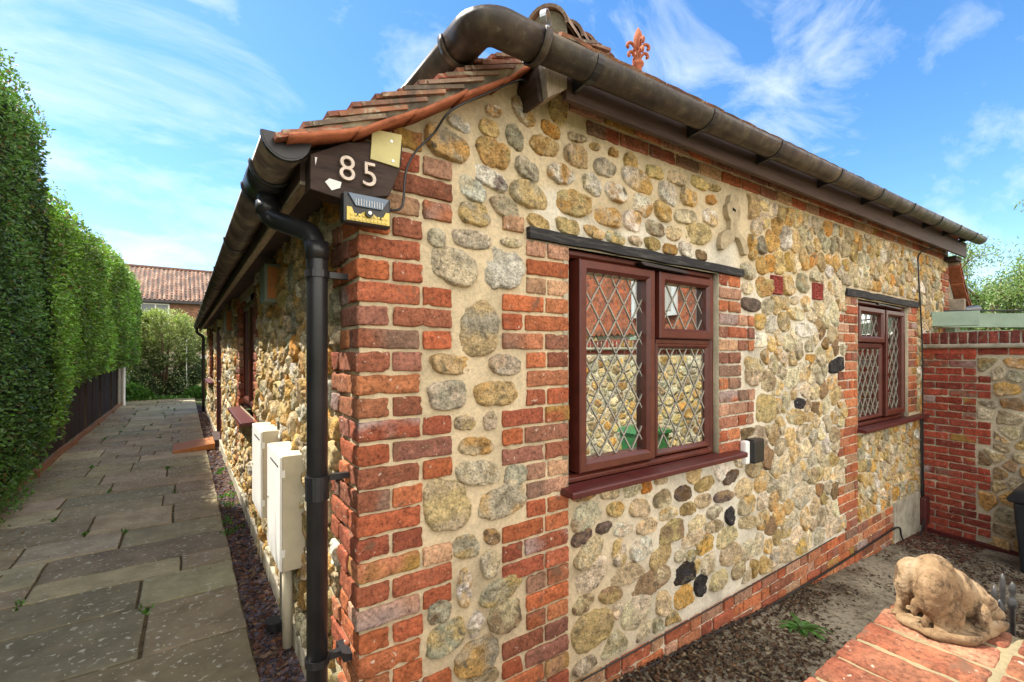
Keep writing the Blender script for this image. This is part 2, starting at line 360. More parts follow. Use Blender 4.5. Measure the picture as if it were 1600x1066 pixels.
# ---------------------------------------------------------------- stones
SC = dict(o=(.62, .37, .13), O=(.58, .23, .05), y=(.60, .45, .20), t=(.62, .50, .31), c=(.72, .61, .42), g=(.44, .40, .28), p=(.60, .53, .38), w=(.85, .79, .66), d=(.17, .12, .10), k=(.045, .042, .045), n=(.36, .24, .13), m=(.66, .49, .25))
def stone_patch(mb, cu, cv, rr, h, col, place, th, seed, rings=(1.04, 1.0, .95, .86, .72, .5, .25)):
    """rr: radius at each angle th; builds a pillow of rock standing proud of the mortar"""
    n = len(th); e = np.stack([np.cos(th), np.sin(th)], 1)
    prof = {1.04: -.012, 1.0: .35 * h, .95: .78 * h, .86: .95 * h, .72: 1.0 * h, .5: h, .25: h}
    V = []
    for q in rings:
        uv = e * (rr * q)[:, None]; V.append(np.concatenate([uv, np.full((n, 1), prof[q])], 1))
    V.append(np.array([[0, 0, h]])); V = np.concatenate(V); V[:, 0] += cu; V[:, 1] += cv
    P = V.copy(); P[:, 2] += seed * 3.7; s_ = rr.mean()
    facet = np.abs(vnoise(P, .8 / s_, seed % 7)) * .9 * h + fnoise(P, 55, seed % 5, 3) * .005 - np.abs(vnoise(P, 2.2 / s_, 3)) * .55 * h + ((P[:, 0] - cu) * (seed % 13 - 6) + (P[:, 1] - cv) * (seed % 11 - 5)) * .03
    amp = np.ones(len(V)); amp[:n] = 0; V[:, 2] += (facet - .2 * h) * amp
    k = len(rings); i = np.arange(n); Fc = []
    for q in range(k - 1):
        Fc.append(np.stack([q * n + i, q * n + (i + 1) % n, (q + 1) * n + (i + 1) % n, (q + 1) * n + i], 1))
    W = place(V)
    cm = np.clip(.5 + fnoise(P, 1.2 / s_, (seed + 3) % 11, 3) * 1.3, 0, 1)[:, None]
    c1 = np.array(col[0]); c2 = np.array(col[1]); cc = c1 * (1 - cm) + c2 * cm
    mb.add(W, np.concatenate(Fc), 'stone', cc)
    a = np.stack([(k - 1) * n + i, (k - 1) * n + (i + 1) % n, np.full(n, k * n)], 1)
    mb.f.append(('a', a + mb.n - len(W))); mb.m += [mb.mi('stone')] * n
front_place = lambda V: np.stack([V[:, 0], -V[:, 2], V[:, 1]], 1)
def pick(c):
    a = SC[c[0]]; b = SC[c[1]] if len(c) > 1 else tuple(v * f for v, f in zip(a, random.choice([(.62, .58, .52), (1.25, 1.2, 1.1), (1., .82, .5), (.8, .78, .70), (1.1, .85, .5)])))
    return (jit(a, .14), jit(b, .14))
def blob(mb, cu, cv, hw, hh, skew, code, place, seed, h=None):
    n = 38; th = np.linspace(0, 2 * PI, n, endpoint=False)
    # superellipse sheared by skew, resampled by angle
    t = np.linspace(0, 2 * PI, 240, endpoint=False); pw = random.uniform(.62, .92)
    x = hw * np.sign(np.cos(t)) * np.abs(np.cos(t)) ** pw; y = hh * np.sign(np.sin(t)) * np.abs(np.sin(t)) ** pw
    k = skew; x, y = x * math.sqrt(max(.1, 1 - k * k * .5)) , y * math.sqrt(max(.1, 1 - k * k * .5)) + x * k * .72 * hh / hw
    ang = np.arctan2(y, x) % (2 * PI); rad = np.hypot(x, y); o = np.argsort(ang)
    rr = np.interp(th, np.concatenate([ang[o] - 2 * PI, ang[o], ang[o] + 2 * PI]), np.tile(rad[o], 3))
    E3 = np.stack([np.cos(th) * 1.3, np.sin(th) * 1.3, np.full(n, seed * 2.1)], 1)
    rr = rr * (1 + .13 * vnoise(E3, 1., 2) + .10 * vnoise(E3, 2.3, 4) + .05 * vnoise(E3, 6, 5))
    h = h or min(.018, .10 * min(hw, hh) + .007)
    stone_patch(mb, cu, cv, rr, h, pick(code), place, th, seed)
    return [(cu + rr[i] * math.cos(th[i]), cv + rr[i] * math.sin(th[i])) for i in range(0, n, 2)]
def fill_stones(mb, region, size, rects, outl, place, gap=.010, colours=None, seed=1, ok=None, asp=1.12, hmul=1., nth=26):
    """dart-thrown, relaxed cells; bricks/openings (rects) and placed stones (outline points) cut them"""
    rg = random.Random(seed); u0, v0, u1, v1 = region; pts = []; cell = {}
    def clear(u, v, r):
        for (a, b, c, d) in rects:
            if max(a - u, u - c, b - v, v - d) < r * .42: return False
        return True
    OP = np.array(outl) if len(outl) else np.zeros((0, 2)); G_ = .25
    area = (u1 - u0) * (v1 - v0); tries = int(area / (size(u0 + .3, 1.2) ** 2) * 22)
    for _ in range(tries):
        u = rg.uniform(u0, u1); v = rg.uniform(v0, v1)
        if ok and not ok(u, v): continue
        r = size(u, v) * rg.choice((.68, .85, 1., 1.0, 1.15, 1.35)); gx, gy = int(u / G_), int(v / G_)
        if any((u - p[0]) ** 2 + ((v - p[1]) * asp) ** 2 < ((r + p[2]) * .5) ** 2 for i in (-1, 0, 1) for j in (-1, 0, 1) for p in cell.get((gx + i, gy + j), ())): continue
        if not clear(u, v, r): continue
        if len(OP):
            dd = (OP[:, 0] - u) ** 2 + (OP[:, 1] - v) ** 2
            if dd.min() < (r * .42) ** 2: continue
        p = (u, v, r); pts.append(p); cell.setdefault((gx, gy), []).append(p)
    P = np.array(pts); n = len(P)
    inside = np.zeros(n, bool)
    for poly in INSIDE:   # drop seeds that fell inside a placed stone
        inside |= ((P[:, 0] - poly[0]) / poly[2]) ** 2 + ((P[:, 1] - poly[1]) / poly[3]) ** 2 < 1
    P = P[~inside]; n = len(P)
    th = np.linspace(0, 2 * PI, nth, endpoint=False); E = np.stack([np.cos(th), np.sin(th)], 1)
    RC = np.array(rects)
    for it in range(3):
        XY = P[:, :2]; D2 = ((XY[:, None] - XY[None]) ** 2).sum(-1); np.fill_diagonal(D2, 1e9)
        kk = min(12, n - 1); nb = np.argpartition(D2, kk, 1)[:, :kk]
        R_ = np.zeros((n, nth))
        for i in range(n):
            q = XY[nb[i]] - XY[i]; dist = np.linalg.norm(q, axis=1); nn = q / dist[:, None]
            wgt = P[i, 2] / (P[i, 2] + P[nb[i], 2]); dd = dist * (.35 * .5 + .65 * wgt) - gap * .5
            nx, ny = XY[i]
            cl = np.stack([RC[:, 0] - nx, nx - RC[:, 2], RC[:, 1] - ny, ny - RC[:, 3]], 1); mxi = cl.argmax(1); mxv = cl.max(1); sel = mxv < .3
            dirs = np.array([(1, 0), (-1, 0), (0, 1), (0, -1)])[mxi[sel]]
            # only bricks facing the cell: limit their reach sideways
            nn = np.concatenate([nn, dirs]); dd = np.concatenate([dd, mxv[sel] - gap * .7])
            far = np.concatenate([np.zeros(len(dist), bool), np.ones(sel.sum(), bool)])
            a = E @ nn.T
            val = a / np.maximum(dd, .004)[None]
            if sel.any():   # a ray leaving past the brick's end is not cut by it
                rc = RC[sel]; hitd = np.maximum(mxv[sel], .004)[None] / np.maximum(a[:, len(dist):], 1e-6)
                hx = nx + E[:, :1] * hitd; hy = ny + E[:, 1:] * hitd; m_ = gap * 1.2
                miss = (hx < rc[None, :, 0] - m_) | (hx > rc[None, :, 2] + m_) | (hy < rc[None, :, 1] - m_) | (hy > rc[None, :, 3] + m_)
                v2 = val[:, len(dist):]; v2[miss] = 0; val[:, len(dist):] = v2
            if len(OP):
                o2 = OP - XY[i]; od = np.linalg.norm(o2, axis=1); so_ = od < .16
                if so_.any():
                    on = o2[so_] / od[so_][:, None]; val = np.concatenate([val, (E @ on.T) / np.maximum(od[so_] - gap, .004)[None]], 1)
            val = np.concatenate([np.clip(val, 0, None), np.full((nth, 1), 1 / (P[i, 2] * .98))], 1)
            R_[i] = (val ** 15).sum(1) ** (-1 / 15.)
        if it < 2:
            cx = (R_ ** 3 * E[:, 0]).sum(1) / (R_ ** 2).sum(1) * 2 / 3; cy = (R_ ** 3 * E[:, 1]).sum(1) / (R_ ** 2).sum(1) * 2 / 3
            P[:, 0] += cx * .8; P[:, 1] += cy * .8
    colours = colours or 'ttttccyyymmooppggwnd'
    for i in range(n):
        if R_[i].mean() < .012: continue
        sdn = rg.randint(0, 5000); E3 = np.stack([np.cos(th) * 1.3, np.sin(th) * 1.3, np.full(nth, sdn * 1.7)], 1)
        rr = R_[i] * (1 + .08 * vnoise(E3, 1.5, 2) + .06 * vnoise(E3, 4, 4) - .03)
        cl = colours(P[i, 0], P[i, 1]) if callable(colours) else colours
        stone_patch(mb, P[i, 0], P[i, 1], rr, hmul * (.007 + .085 * R_[i].mean()) * rg.uniform(.7, 1.3), pick(rg.choice(cl)), place, th, sdn)
INSIDE = []

# ================================================================ SETTING
g = MB(); g.add([(-400, -400, -.75), (400, -400, -.75), (400, 400, -.75), (-400, 400, -.75)], [(0, 1, 2, 3)], 'ground')
tag(g.build('ground'), kind='structure')
def yz(x): return -.17 - .068 * (x - 1.4) if x < 6.5 else -.517
g = MB()
for (a, b, c, d) in ((-300, -60, 0.0, 300), (0.0, .05, 300, 300)): g.box(a, b, -1.2, c, d, -.035, 'ground')
tag(g.build('upper_ground'), kind='structure')
# yard: sloping concrete with moss, one sheet
g = MB(); xs = np.arange(.0, 6.61, .06); ys = np.arange(-5.6, .06, .06)
A, B = np.meshgrid(xs, ys, indexing='ij'); Pq = np.stack([A.ravel(), B.ravel(), np.zeros(A.size)], 1)
zz = np.array([yz(x) for x in A.ravel()]) + fnoise(Pq, 1.5, 3, 3) * .010 + fnoise(Pq, 9, 5, 2) * .004 + np.clip(fnoise(Pq, 2.2, 8, 3) + .1, 0, 1) * .018 * (B.ravel() > -1.1)
Pq[:, 2] = zz; ix = np.arange(A.size).reshape(A.shape)
g.add(Pq, np.stack([ix[:-1, :-1], ix[1:, :-1], ix[1:, 1:], ix[:-1, 1:]], -1).reshape(-1, 4), 'yard')
tag(g.build('yard', smooth=True), kind='structure')

# path of sandstone slabs
g = MB(); g.add([(-2.0, -4, -.014), (-.20, -4, -.014), (-.20, 17.6, -.014), (-2.0, 17.6, -.014)], [(0, 1, 2, 3)], 'joint')
tag(g.build('path_bedding'), kind='structure')
g = MB(); rg = random.Random(5); y = -3.2; joints = []
PV = [(.32, .265, .16), (.36, .30, .175), (.27, .225, .14), (.30, .245, .155), (.38, .325, .20)]
SU, SF = unit_box(np.array([-1, -.992, -.96, -.7, -.4, -.1, .2, .5, .8, .96, .992, 1]), np.array([-1, -.992, -.95, -.6, -.2, .2, .6, .95, .992, 1]), np.array([-1, 0, .8, 1.]))
while y < 17.4:
    dy = rg.choice((.28, .42, .42, .56, .6)); x = -2.0
    xr = -.20
    while x < xr - .02:
        dx = rg.choice((.42, .56, .6, .75, .88)); 
        if xr - (x + dx) < .28: dx = xr - x
        gp = rg.uniform(.004, .008); gq = rg.uniform(.005, .010)
        c = np.array([x + dx / 2, y + dy / 2, -.02]); h = np.array([dx / 2 - gq, dy / 2 - gp, .02])
        W = SU * h + c; top = SU[:, 2] > .9
        er = np.maximum(np.abs(SU[:, 0]) - .985, 0) + np.maximum(np.abs(SU[:, 1]) - .985, 0)
        W[:, 2] += rg.uniform(-.003, .003) + (SU[:, 0] * rg.uniform(-.002, .002)) - er * .35 * top
        W[:, 2] += top * (fnoise(W, 6, 2, 3) * .0025); W[:, 0] += fnoise(W, 9, 4, 2) * .006 * (np.abs(SU[:, 0]) > .9); W[:, 1] += fnoise(W, 9, 7, 2) * .005 * (np.abs(SU[:, 1]) > .9)
        g.add(W, SF, 'paving', jit(rg.choice(PV), .18)); joints.append((x, y, dx, dy)); x += dx
    y += dy
tag(g.build('path', smooth=False), kind='structure')

# ================================================================ COTTAGE
cot = empty('cottage', (3.6, 0, 0)); CO = Vector((3.6, 0, 0))
tag(cot, 'flint and brick cottage with clay tiles, leaded mahogany windows and number 85', 'cottage')
def part(mb, name, parent=None, smooth=False, bevel=0, label=None):
    """build world-placed geometry as a child of the cottage (or of one of its parts)"""
    o = mb.build(name, smooth=smooth, bevel=bevel); p = parent or cot
    o.parent = p; bpy.context.view_layer.update(); o.matrix_parent_inverse = p.matrix_world.inverted()
    if label: o['label'] = label
    return o
VX = [-.24, -.224, -.057, .164, .4, .527, .622, .704, .80]; VZ = [2.075, 2.079, 2.133, 2.262, 2.418, 2.496, 2.577, 2.634, 2.70]
def vz(x): return float(np.interp(x, VX, VZ))
def vtop(x): return float(np.interp(x, [-.235, -.217, -.135, -.049, .045, .115, .216, .296, .392, .479, .56, .648, .75, .9], [2.10, 2.113, 2.167, 2.231, 2.295, 2.341, 2.401, 2.461, 2.518, 2.586, 2.631, 2.671, 2.74, 2.83]))
def ez(x): return 2.49 + .019 * (x - .7)      # underside of the front eave
ezw = lambda x: 2.622 + .018 * (x - 1)        # soffit, hidden behind the deeper fascia
COURSE = .0795; Z0 = -.045                    # brick coursing, plinth top at Z0
def cz(k): return Z0 + k * COURSE
W1 = (.942, .845, 2.149, 1.93); W2 = (4.319, .79, 5.656, 1.925)
bricks = []; rects = []
def block(x0, x1, k0, k1, first=0, toothL=0, toothR=0, phase=0, span=3, wd=.10, end='n'):
    """a toothed pier of brick between x0 and x1; every other group of three courses steps out"""
    for k in range(k0, k1):
        grp = ((k - phase) // span) % 2; a = x0 - (toothL if grp else 0); b = x1 + (toothR if grp else 0)
        z = cz(k); Lh = .103; Ls = .215; jn = .012; x = a; par = (k % 2)
        seq = [Ls, Lh] if par else [Lh, Ls]; q = 0
        if b - a < .20: seq = [b - a]
        while x < b - .03:
            wdt = seq[q % len(seq)]; q += 1
            if b - (x + wdt) < .07: wdt = b - x
            bricks.append((x + random.uniform(0, .002), -.006 + random.uniform(-.003, .003), z + random.uniform(0, .002), x + wdt - random.uniform(0, .002), .06, z + COURSE - .011)); x += wdt + jn
        rects.append((a, z - .008, b, z + COURSE))
# left quoin (front face and side face share the corner bricks)
corner = []
for k in range(-2, 29):
    z = cz(k); grp = ((k + 2) // 3) % 2; ln = .351 if grp else .231; st = k % 2
    f0 = .222 if st else .108; s0 = .105 if st else .215
    ox = -.005 + random.uniform(-.004, .004); oy = -.005 + random.uniform(-.004, .004)
    if ln == 0: continue
    corner.append((ox, oy, z, min(f0, ln), s0, z + COURSE - .011))
    if ln - f0 > .05:
        w2_ = ln - f0 - .012
        if w2_ > .2 and not st: w2_ = .23
        x = f0 + .012
        while x < ln - .04:
            e_ = min(x + (.215 if (st == 0 and ln > .3) or w2_ > .2 else .115), ln)
            if ln - e_ < .05: e_ = ln
            bricks.append((x, -.005 + random.uniform(-.003, .003), z, e_, .06, z + COURSE - .011)); x = e_ + .012
    rects.append((-.1, z - .008, ln, z + COURSE))
block(.706, .942, -7, 25, toothL=.124, phase=-2)
block(2.149 + .004, 2.40, 11, 25, toothR=.168, phase=-2)
block(4.06, 4.31, -8, 25, toothL=.15, phase=-1)
block(5.665, 5.95, 11, 25, toothR=.0, phase=1)
block(7.0, 7.215, -8, 32, toothL=.12, phase=1)
for k in range(-6, 0):                        # plinth courses under the flint panels
    block(.955, 4.04, k, k + 1, phase=0); block(4.33, 5.21, k, k + 1, phase=0)
for k in (0,): rects += [(.9, -.3, 5.3, cz(0) + .004)]
bricks.append((.585, -.008, 1.955, .69, .06, 2.02)); rects.append((.58, 1.94, .70, 2.03))
# two courses under the eave
for x_ in np.arange(.95, 7.1, .227):
    for r_ in (0, 1):
        xx = x_ + (.11 if r_ else 0); zt = ezw(xx) - .004 - r_ * COURSE
        if xx + .215 > 7.2: continue
        bricks.append((xx, -.004 + random.uniform(-.003, .002), zt - .064, xx + .215, .06, zt))
        rects.append((xx - .012, zt - .075, xx + .23, zt + .2))
RW1 = (W1[0], .80, W1[2], 1.99); RL1 = (.70, 1.925, 2.42, 1.99); RW2 = (W2[0], .75, W2[2], 1.99); RL2 = (4.03, 1.93, 5.96, 2.01)
rects += [RW1, RL1, RW2, RL2, (.90, .80, 2.33, .86), (4.28, .74, 6.1, .80)]
CARV = [(2.79, 1.855, 2.93, 1.985), (3.43, 1.86, 3.58, 1.99)]
rects += CARV + [(5.21, -1, 6.15, -.03), (2.10, 2.06, 2.49, 2.43)]
mbw = MB()
# mortar sheet
def wall_grid(mb, us, vs_, holes, place, colf, keep, seed=0, amp=.0016):
    A, B = np.meshgrid(us, vs_, indexing='ij'); n_ = A.size
    V = np.stack([A.ravel(), B.ravel(), np.zeros(n_)], 1)
    V[:, 2] = fnoise(V, 9, seed, 4) * amp + fnoise(V, 1.1, seed + 3, 2) * amp - .006
    ix = np.arange(n_).reshape(A.shape); um = (us[:-1] + us[1:]) / 2; vm = (vs_[:-1] + vs_[1:]) / 2
    U, Vv = np.meshgrid(um, vm, indexing='ij'); ok = np.ones(U.shape, bool)
    for (a, b, c, d) in holes: ok &= ~((U > a) & (U < c) & (Vv > b) & (Vv < d))
    ok &= keep(U, Vv)
    Fq = np.stack([ix[:-1, :-1], ix[1:, :-1], ix[1:, 1:], ix[:-1, 1:]], -1)[ok]
    mb.add(place(V), Fq, 'mortar', colf(A.ravel(), B.ravel()))
def axis_vals(a, b, step, extra): return np.unique(np.round(np.concatenate([np.arange(a, b, step), [b], extra]), 4))
def fmort(u, v):
    c1 = np.array([.74, .61, .40]); c2 = np.array([.80, .74, .60]); P_ = np.stack([u, v, 0 * u], 1)
    k = np.clip((u - 1.0) * 1.2, 0, 1) * np.clip((2.05 - v) * 5, 0, 1) * np.clip(1.2 - np.clip(u - 3.7, 0, 9) * 1.4, 0, 1)
    k = np.maximum(k, np.clip((u - .72) * 30, 0, 1) * np.clip((2.5 - u) * 5, 0, 1) * np.clip((2.14 + .06 * np.sin(u * 9) - v) * 20, 0, 1) * np.clip((v - 1.9) * 30, 0, 1))
    k = np.clip(k + fnoise(P_, 2.2, 4, 3) * .15 * (k > .01), 0, 1)[:, None]; return c1 * (1 - k) + c2 * k
ftop = lambda U, V: V < np.where(U < .80, np.interp(U, VX, VZ) + .02, ezw(U))
wall_grid(mbw, axis_vals(.004, 7.21, .022, [W1[0], W1[2], W2[0], W2[2]]), axis_vals(-.62, 2.76, .022, [W1[1], W1[3], W2[1], W2[3]]), [W1, W2], front_place, fmort, ftop)
add_bricks(mbw, bricks, rough=.0015, rad=.005); add_bricks(mbw, corner, rad=.007, rough=.0026)
# stones set one by one (u, v from the wall, half sizes), read off the wall left of and above the window
PIX = {}
def put(table, sx, sy, sc):
    pts = []
    cx0, cy0 = sx, sy
    for (px, py, hw, hh, sk, code) in table:
        X, Y = cx0 + px / sc, cy0 + py / sc
        def fr(a, b):
            d = 725.; al = (a - 800) / d; be = (552 - b) / d; rx = .57672 + .81694 * al; ry = .81694 - .57672 * al
            t = 1.5672 / ry; return -.4763 + rx * t, 1.45 + be * t
        c = fr(X, Y); l = fr(X - hw / sc, Y); r = fr(X + hw / sc, Y); u_ = fr(X, Y - hh / sc); b_ = fr(X, Y + hh / sc)
        sl = ((r[1] - l[1]) / (r[0] - l[0]))        # slope of the picture's horizontal on the wall
        HW, HH = (r[0] - l[0]) / 2, (u_[1] - b_[1]) / 2
        skew = -sk + sl * HW / HH * .5
        yield (c[0], c[1], HW, HH, max(-1., min(1., skew)), code)
TAB = []
TAB += list(put([(320,375,138,95,.5,'go'),(600,170,48,38,0,'wo'),(385,250,70,45,.6,'wp'),(570,280,65,52,.3,'y'),(788,175,75,80,.6,'ow'),(725,330,55,75,.6,'g'),(600,437,100,85,.3,'oy'),(910,390,92,62,.2,'om'),(995,170,52,90,.3,'oy'),(945,288,55,42,.7,'o'),(575,585,105,65,.8,'wd'),(465,650,80,75,.5,'wp'),(810,530,80,68,.6,'gc'),(1015,555,82,65,.1,'wo'),(825,690,115,80,.4,'tm'),(670,765,95,66,.5,'tg'),(480,805,100,70,.2,'yg'),(875,858,72,45,.6,'y'),(245,955,55,58,.2,'gp'),(470,965,112,55,.2,'gp'),(710,985,65,28,.2,'tc'),(1080,440,50,60,.2,'to')], 620, 130, 3.946))
TAB += list(put([(230,120,118,95,.4,'pc'),(488,140,90,103,0,'wg'),(360,445,92,140,0,'gm'),(230,635,110,55,.3,'om'),(500,635,80,58,.2,'tg'),(205,790,103,75,-.15,'gp'),(455,785,112,62,-.1,'oy'),(290,935,55,42,0,'yt'),(420,925,33,48,0,'tc')], 640, 380, 3.33))
TAB += list(put([(290,47,80,40,.1,'ot'),(305,160,98,55,.25,'tp'),(455,170,45,45,.1,'gt'),(160,300,98,112,.1,'tm'),(395,290,100,68,-.4,'gy'),(353,440,36,33,.2,'on'),(245,482,52,50,0,'g'),(350,558,42,62,.1,'ct'),(238,658,32,90,.1,'wy'),(400,665,95,52,-.7,'yg'),(132,765,52,50,0,'ng'),(290,820,35,55,-.2,'wc'),(415,775,65,68,-.3,'tn'),(160,870,85,66,-.5,'yg'),(290,955,92,76,-.3,'og'),(310,1052,70,32,-.3,'t')], 640, 680, 2.762))
TAB += list(put([(105,110,65,36,-.2,'on'),(235,95,52,38,-.2,'t'),(350,80,45,45,-.5,'c'),(423,70,25,35,-.3,'O'),(503,30,38,32,0,'t'),(730,55,55,40,-.2,'y'),(860,20,42,36,-.3,'d'),(122,215,83,70,-.5,'pt'),(270,182,50,40,-.1,'y'),(392,175,56,50,0,'tm'),(508,130,48,46,-.3,'t'),(612,100,48,42,-.2,'d'),(715,140,42,40,-.1,'t'),(820,118,50,32,-.1,'dn'),(922,75,48,50,-.2,'t'),(535,205,46,36,-.4,'c'),(632,182,40,36,-.4,'y'),(780,200,50,36,-.2,'c'),(855,215,28,48,0,'k'),(945,157,48,48,-.3,'t'),(98,325,60,42,-.6,'nd'),(208,278,42,30,-.3,'d'),(310,285,55,38,0,'wc'),(425,270,53,43,-.3,'t'),(555,298,73,62,-.4,'yn'),(680,260,48,46,-.6,'t'),(772,272,48,36,-.2,'t'),(655,335,66,46,-.8,'tc'),(945,250,50,36,0,'t'),(830,320,50,52,-.6,'t'),(145,395,112,74,-1.,'tm'),(290,405,40,73,-.1,'c'),(405,385,66,58,-.3,'cw'),(500,425,62,58,-.7,'ym'),(600,425,33,36,0,'p'),(655,420,30,34,0,'g'),(725,362,46,52,-.3,'y'),(850,418,50,58,-.2,'tm'),(945,395,38,53,-.2,'c'),(140,525,90,95,-.7,'ct'),(325,512,88,48,-.5,'t'),(440,555,115,68,-.9,'tn'),(615,512,58,56,-.5,'k'),(750,452,43,58,-.5,'c'),(705,575,36,60,0,'k'),(800,545,53,53,-.3,'t'),(898,495,40,43,-.3,'t'),(105,670,58,52,-.5,'nt'),(248,625,66,48,.2,'yn'),(152,800,110,106,-.3,'ym'),(370,710,78,90,-.4,'c'),(510,660,40,70,0,'t'),(615,622,50,60,-.3,'y')], 880, 740, 3.27))
TAB += list(put([(165,670,95,76,.2,'om'),(190,285,50,25,.3,'t'),(305,342,32,22,.3,'t'),(415,373,30,25,.2,'o'),(200,395,80,65,.3,'tm'),(365,465,68,50,.2,'gp'),(522,433,45,45,.3,'yo'),(290,570,58,58,.6,'wc'),(560,545,95,60,.6,'wo'),(435,612,62,58,.3,'ow'),(660,490,55,38,.1,'y'),(790,527,55,42,.3,'t'),(920,555,48,36,.6,'y'),(1010,583,35,22,.1,'y'),(375,755,80,58,.2,'oc'),(582,690,55,58,.6,'ow'),(740,620,55,60,.5,'w'),(865,645,55,48,.2,'t'),(995,657,33,27,0,'o'),(525,785,52,60,.2,'wo'),(710,725,50,60,.4,'y'),(845,755,65,42,-.1,'c'),(988,762,42,50,.2,'w'),(140,815,65,48,.2,'yt'),(300,850,63,40,.6,'c'),(420,880,56,36,.5,'p'),(655,825,52,45,.3,'ng'),(768,857,40,40,.1,'t'),(905,860,70,62,.1,'ym'),(545,900,42,28,.3,'c'),(650,920,46,43,.3,'y'),(757,950,42,32,.1,'o'),(845,950,40,43,.1,'w'),(935,985,30,30,.3,'n')], 850, 140, 3.806))
TAB += list(put([(205,290,52,42,0,'d'),(715,650,50,46,-.5,'k'),(497,878,32,32,0,'k'),(530,440,55,45,0,'w'),(255,505,38,45,0,'w'),(290,910,52,82,0,'ym'),(465,960,52,46,0,'yc'),(275,190,42,58,-.1,'oy'),(195,90,46,52,.2,'pt'),(430,175,42,58,0,'t'),(515,160,38,60,0,'gy'),(475,345,55,38,.2,'c'),(225,650,58,48,.5,'yt'),(215,720,46,56,.3,'t')], 1120, 400, 3.81))
outl = []
for i, (cu, cv, hw, hh, sk, code) in enumerate(TAB):
    k_ = .92 if (cv < .8 and cu > .95) else 1.0; outl += blob(mbw, cu, cv, hw * k_, hh * k_, sk, code, front_place, i + 1); INSIDE.append((cu, cv, hw * 1.15, hh * 1.15))
def fsize(u, v):
    if u > 4.3: return .092 if v < .8 else (.098 if u > 5.9 and v < 2.0 else .105)
    if v > 2.0: return .125
    return .125 if u < 3.9 else .10
def fcol(u, v):
    if v > 2.0 or u > 4.3: return 'ooymmmtttcccwwppyg'
    return 'tttmcccccypppptwntmcccp'
fill_stones(mbw, (.955, -.04, 6.98, 2.56), fsize, rects, outl, front_place, gap=.016, colours=fcol, seed=4, ok=lambda u, v: v < ezw(u) - .20 and not (u < 2.3 and v > 2.0) and not (u > 5.2 and v < -.02))
for (a, b, c, d) in (W1, W2):                 # mortared reveals
    mbw.box(a - .03, -.002, b, a - .0005, .07, d, 'mortar', (.55, .48, .34)); mbw.box(c + .0005, -.002, b, c + .03, .07, d, 'mortar', (.55, .48, .34))
part(mbw, 'wall', smooth=True, label='front wall of set flints between toothed red brick piers')
# carved panels and the stone ornament
for (a, b, c, d) in CARV:
    m_ = MB(); xs = np.linspace(a, c, 40); zs = np.linspace(b, d, 40); A, B = np.meshgrid(xs, zs, indexing='ij'); Pn = np.stack([A.ravel(), B.ravel(), 0 * A.ravel()], 1)
    uu = (A.ravel() - a) / (c - a) - .5; vv = (B.ravel() - b) / (d - b) - .5; rr_ = np.hypot(uu, vv); an = np.arctan2(vv, uu)
    edge = np.minimum(.5 - np.abs(uu), .5 - np.abs(vv)); hgt = np.where(edge < .08, .012, .004 + .009 * np.clip(np.cos(an * 5 + rr_ * 9) * np.cos(rr_ * 22) + fnoise(Pn, 90, 2, 2) * .5, -.5, 1))
    hgt = np.where(edge < .01, -.01, hgt); ix = np.arange(A.size).reshape(A.shape)
    m_.add(np.stack([A.ravel(), -.006 - hgt, B.ravel()], 1), np.stack([ix[:-1, :-1], ix[1:, :-1], ix[1:, 1:], ix[:-1, 1:]], -1).reshape(-1, 4), 'carved_red')
    part(m_, 'carved_panel', smooth=True)
m_ = MB()
orn = [(2.25,2.42),(2.31,2.43),(2.34,2.41),(2.335,2.38),(2.355,2.36),(2.36,2.32),(2.345,2.28),(2.325,2.265),(2.325,2.22),(2.345,2.20),(2.37,2.19),(2.42,2.16),(2.455,2.12),(2.46,2.085),(2.435,2.07),(2.40,2.075),(2.385,2.11),(2.355,2.15),(2.33,2.165),(2.295,2.165),(2.29,2.145),(2.24,2.115),(2.20,2.09),(2.175,2.07),(2.145,2.075),(2.135,2.10),(2.145,2.145),(2.17,2.18),(2.215,2.20),(2.245,2.20),(2.25,2.235),(2.25,2.26),(2.225,2.28),(2.21,2.31),(2.21,2.35),(2.235,2.37),(2.24,2.39)]
m_.prism(orn[::-1], -.026, .01, 'carved_stone'); m_.prism([(2.262,2.325),(2.30,2.317),(2.305,2.335),(2.27,2.345)], -.0275, -.02, 'black_inside')
part(m_, 'stone_ornament', bevel=.005)
# rendered foot panel and vent at the inner corner
m_ = MB(); m_.box(5.215, -.018, -.62, 6.12, .02, -.035, 'render_cream'); part(m_, 'cement_panel', bevel=.004)
m_ = MB(); m_.box(5.99, -.075, -.40, 6.12, -.01, -.10, 'mahogany_sill'); m_.tube([(6.05, -.05, -.40), (6.05, -.05, -.55)], .018, 'mahogany_sill'); part(m_, 'vent_cover', bevel=.02)
# lintels
def timber(x0, x1, z0, z1, y0, y1, mat, name, sag=0.):
    m_ = MB(); n_ = 40; xs = np.linspace(x0, x1, n_); V = []
    for i, x in enumerate(xs):
        for (yy, zq) in ((y0, z0), (y0, z1), (y1, z1), (y1, z0)):
            V.append((x, yy + vnoise([[x * 9, yy * 5, zq * 9]], 1, 3)[0] * .004, zq + vnoise([[x * 6, 2, zq * 13]], 1, 1)[0] * .006 - sag * math.sin(PI * i / (n_ - 1))))
    Fc = [(i * 4 + a, i * 4 + (a + 1) % 4, i * 4 + 4 + (a + 1) % 4, i * 4 + 4 + a) for i in range(n_ - 1) for a in range(4)] + [(3, 2, 1, 0), tuple((n_ - 1) * 4 + a for a in range(4))]
    m_.add(V, Fc, mat); return part(m_, name)
timber(.708, 2.41, 1.936, 1.982, -.022, .08, 'black_timber', 'lintel')
timber(4.035, 5.955, 1.935, 1.995, -.024, .08, 'black_timber', 'lintel')

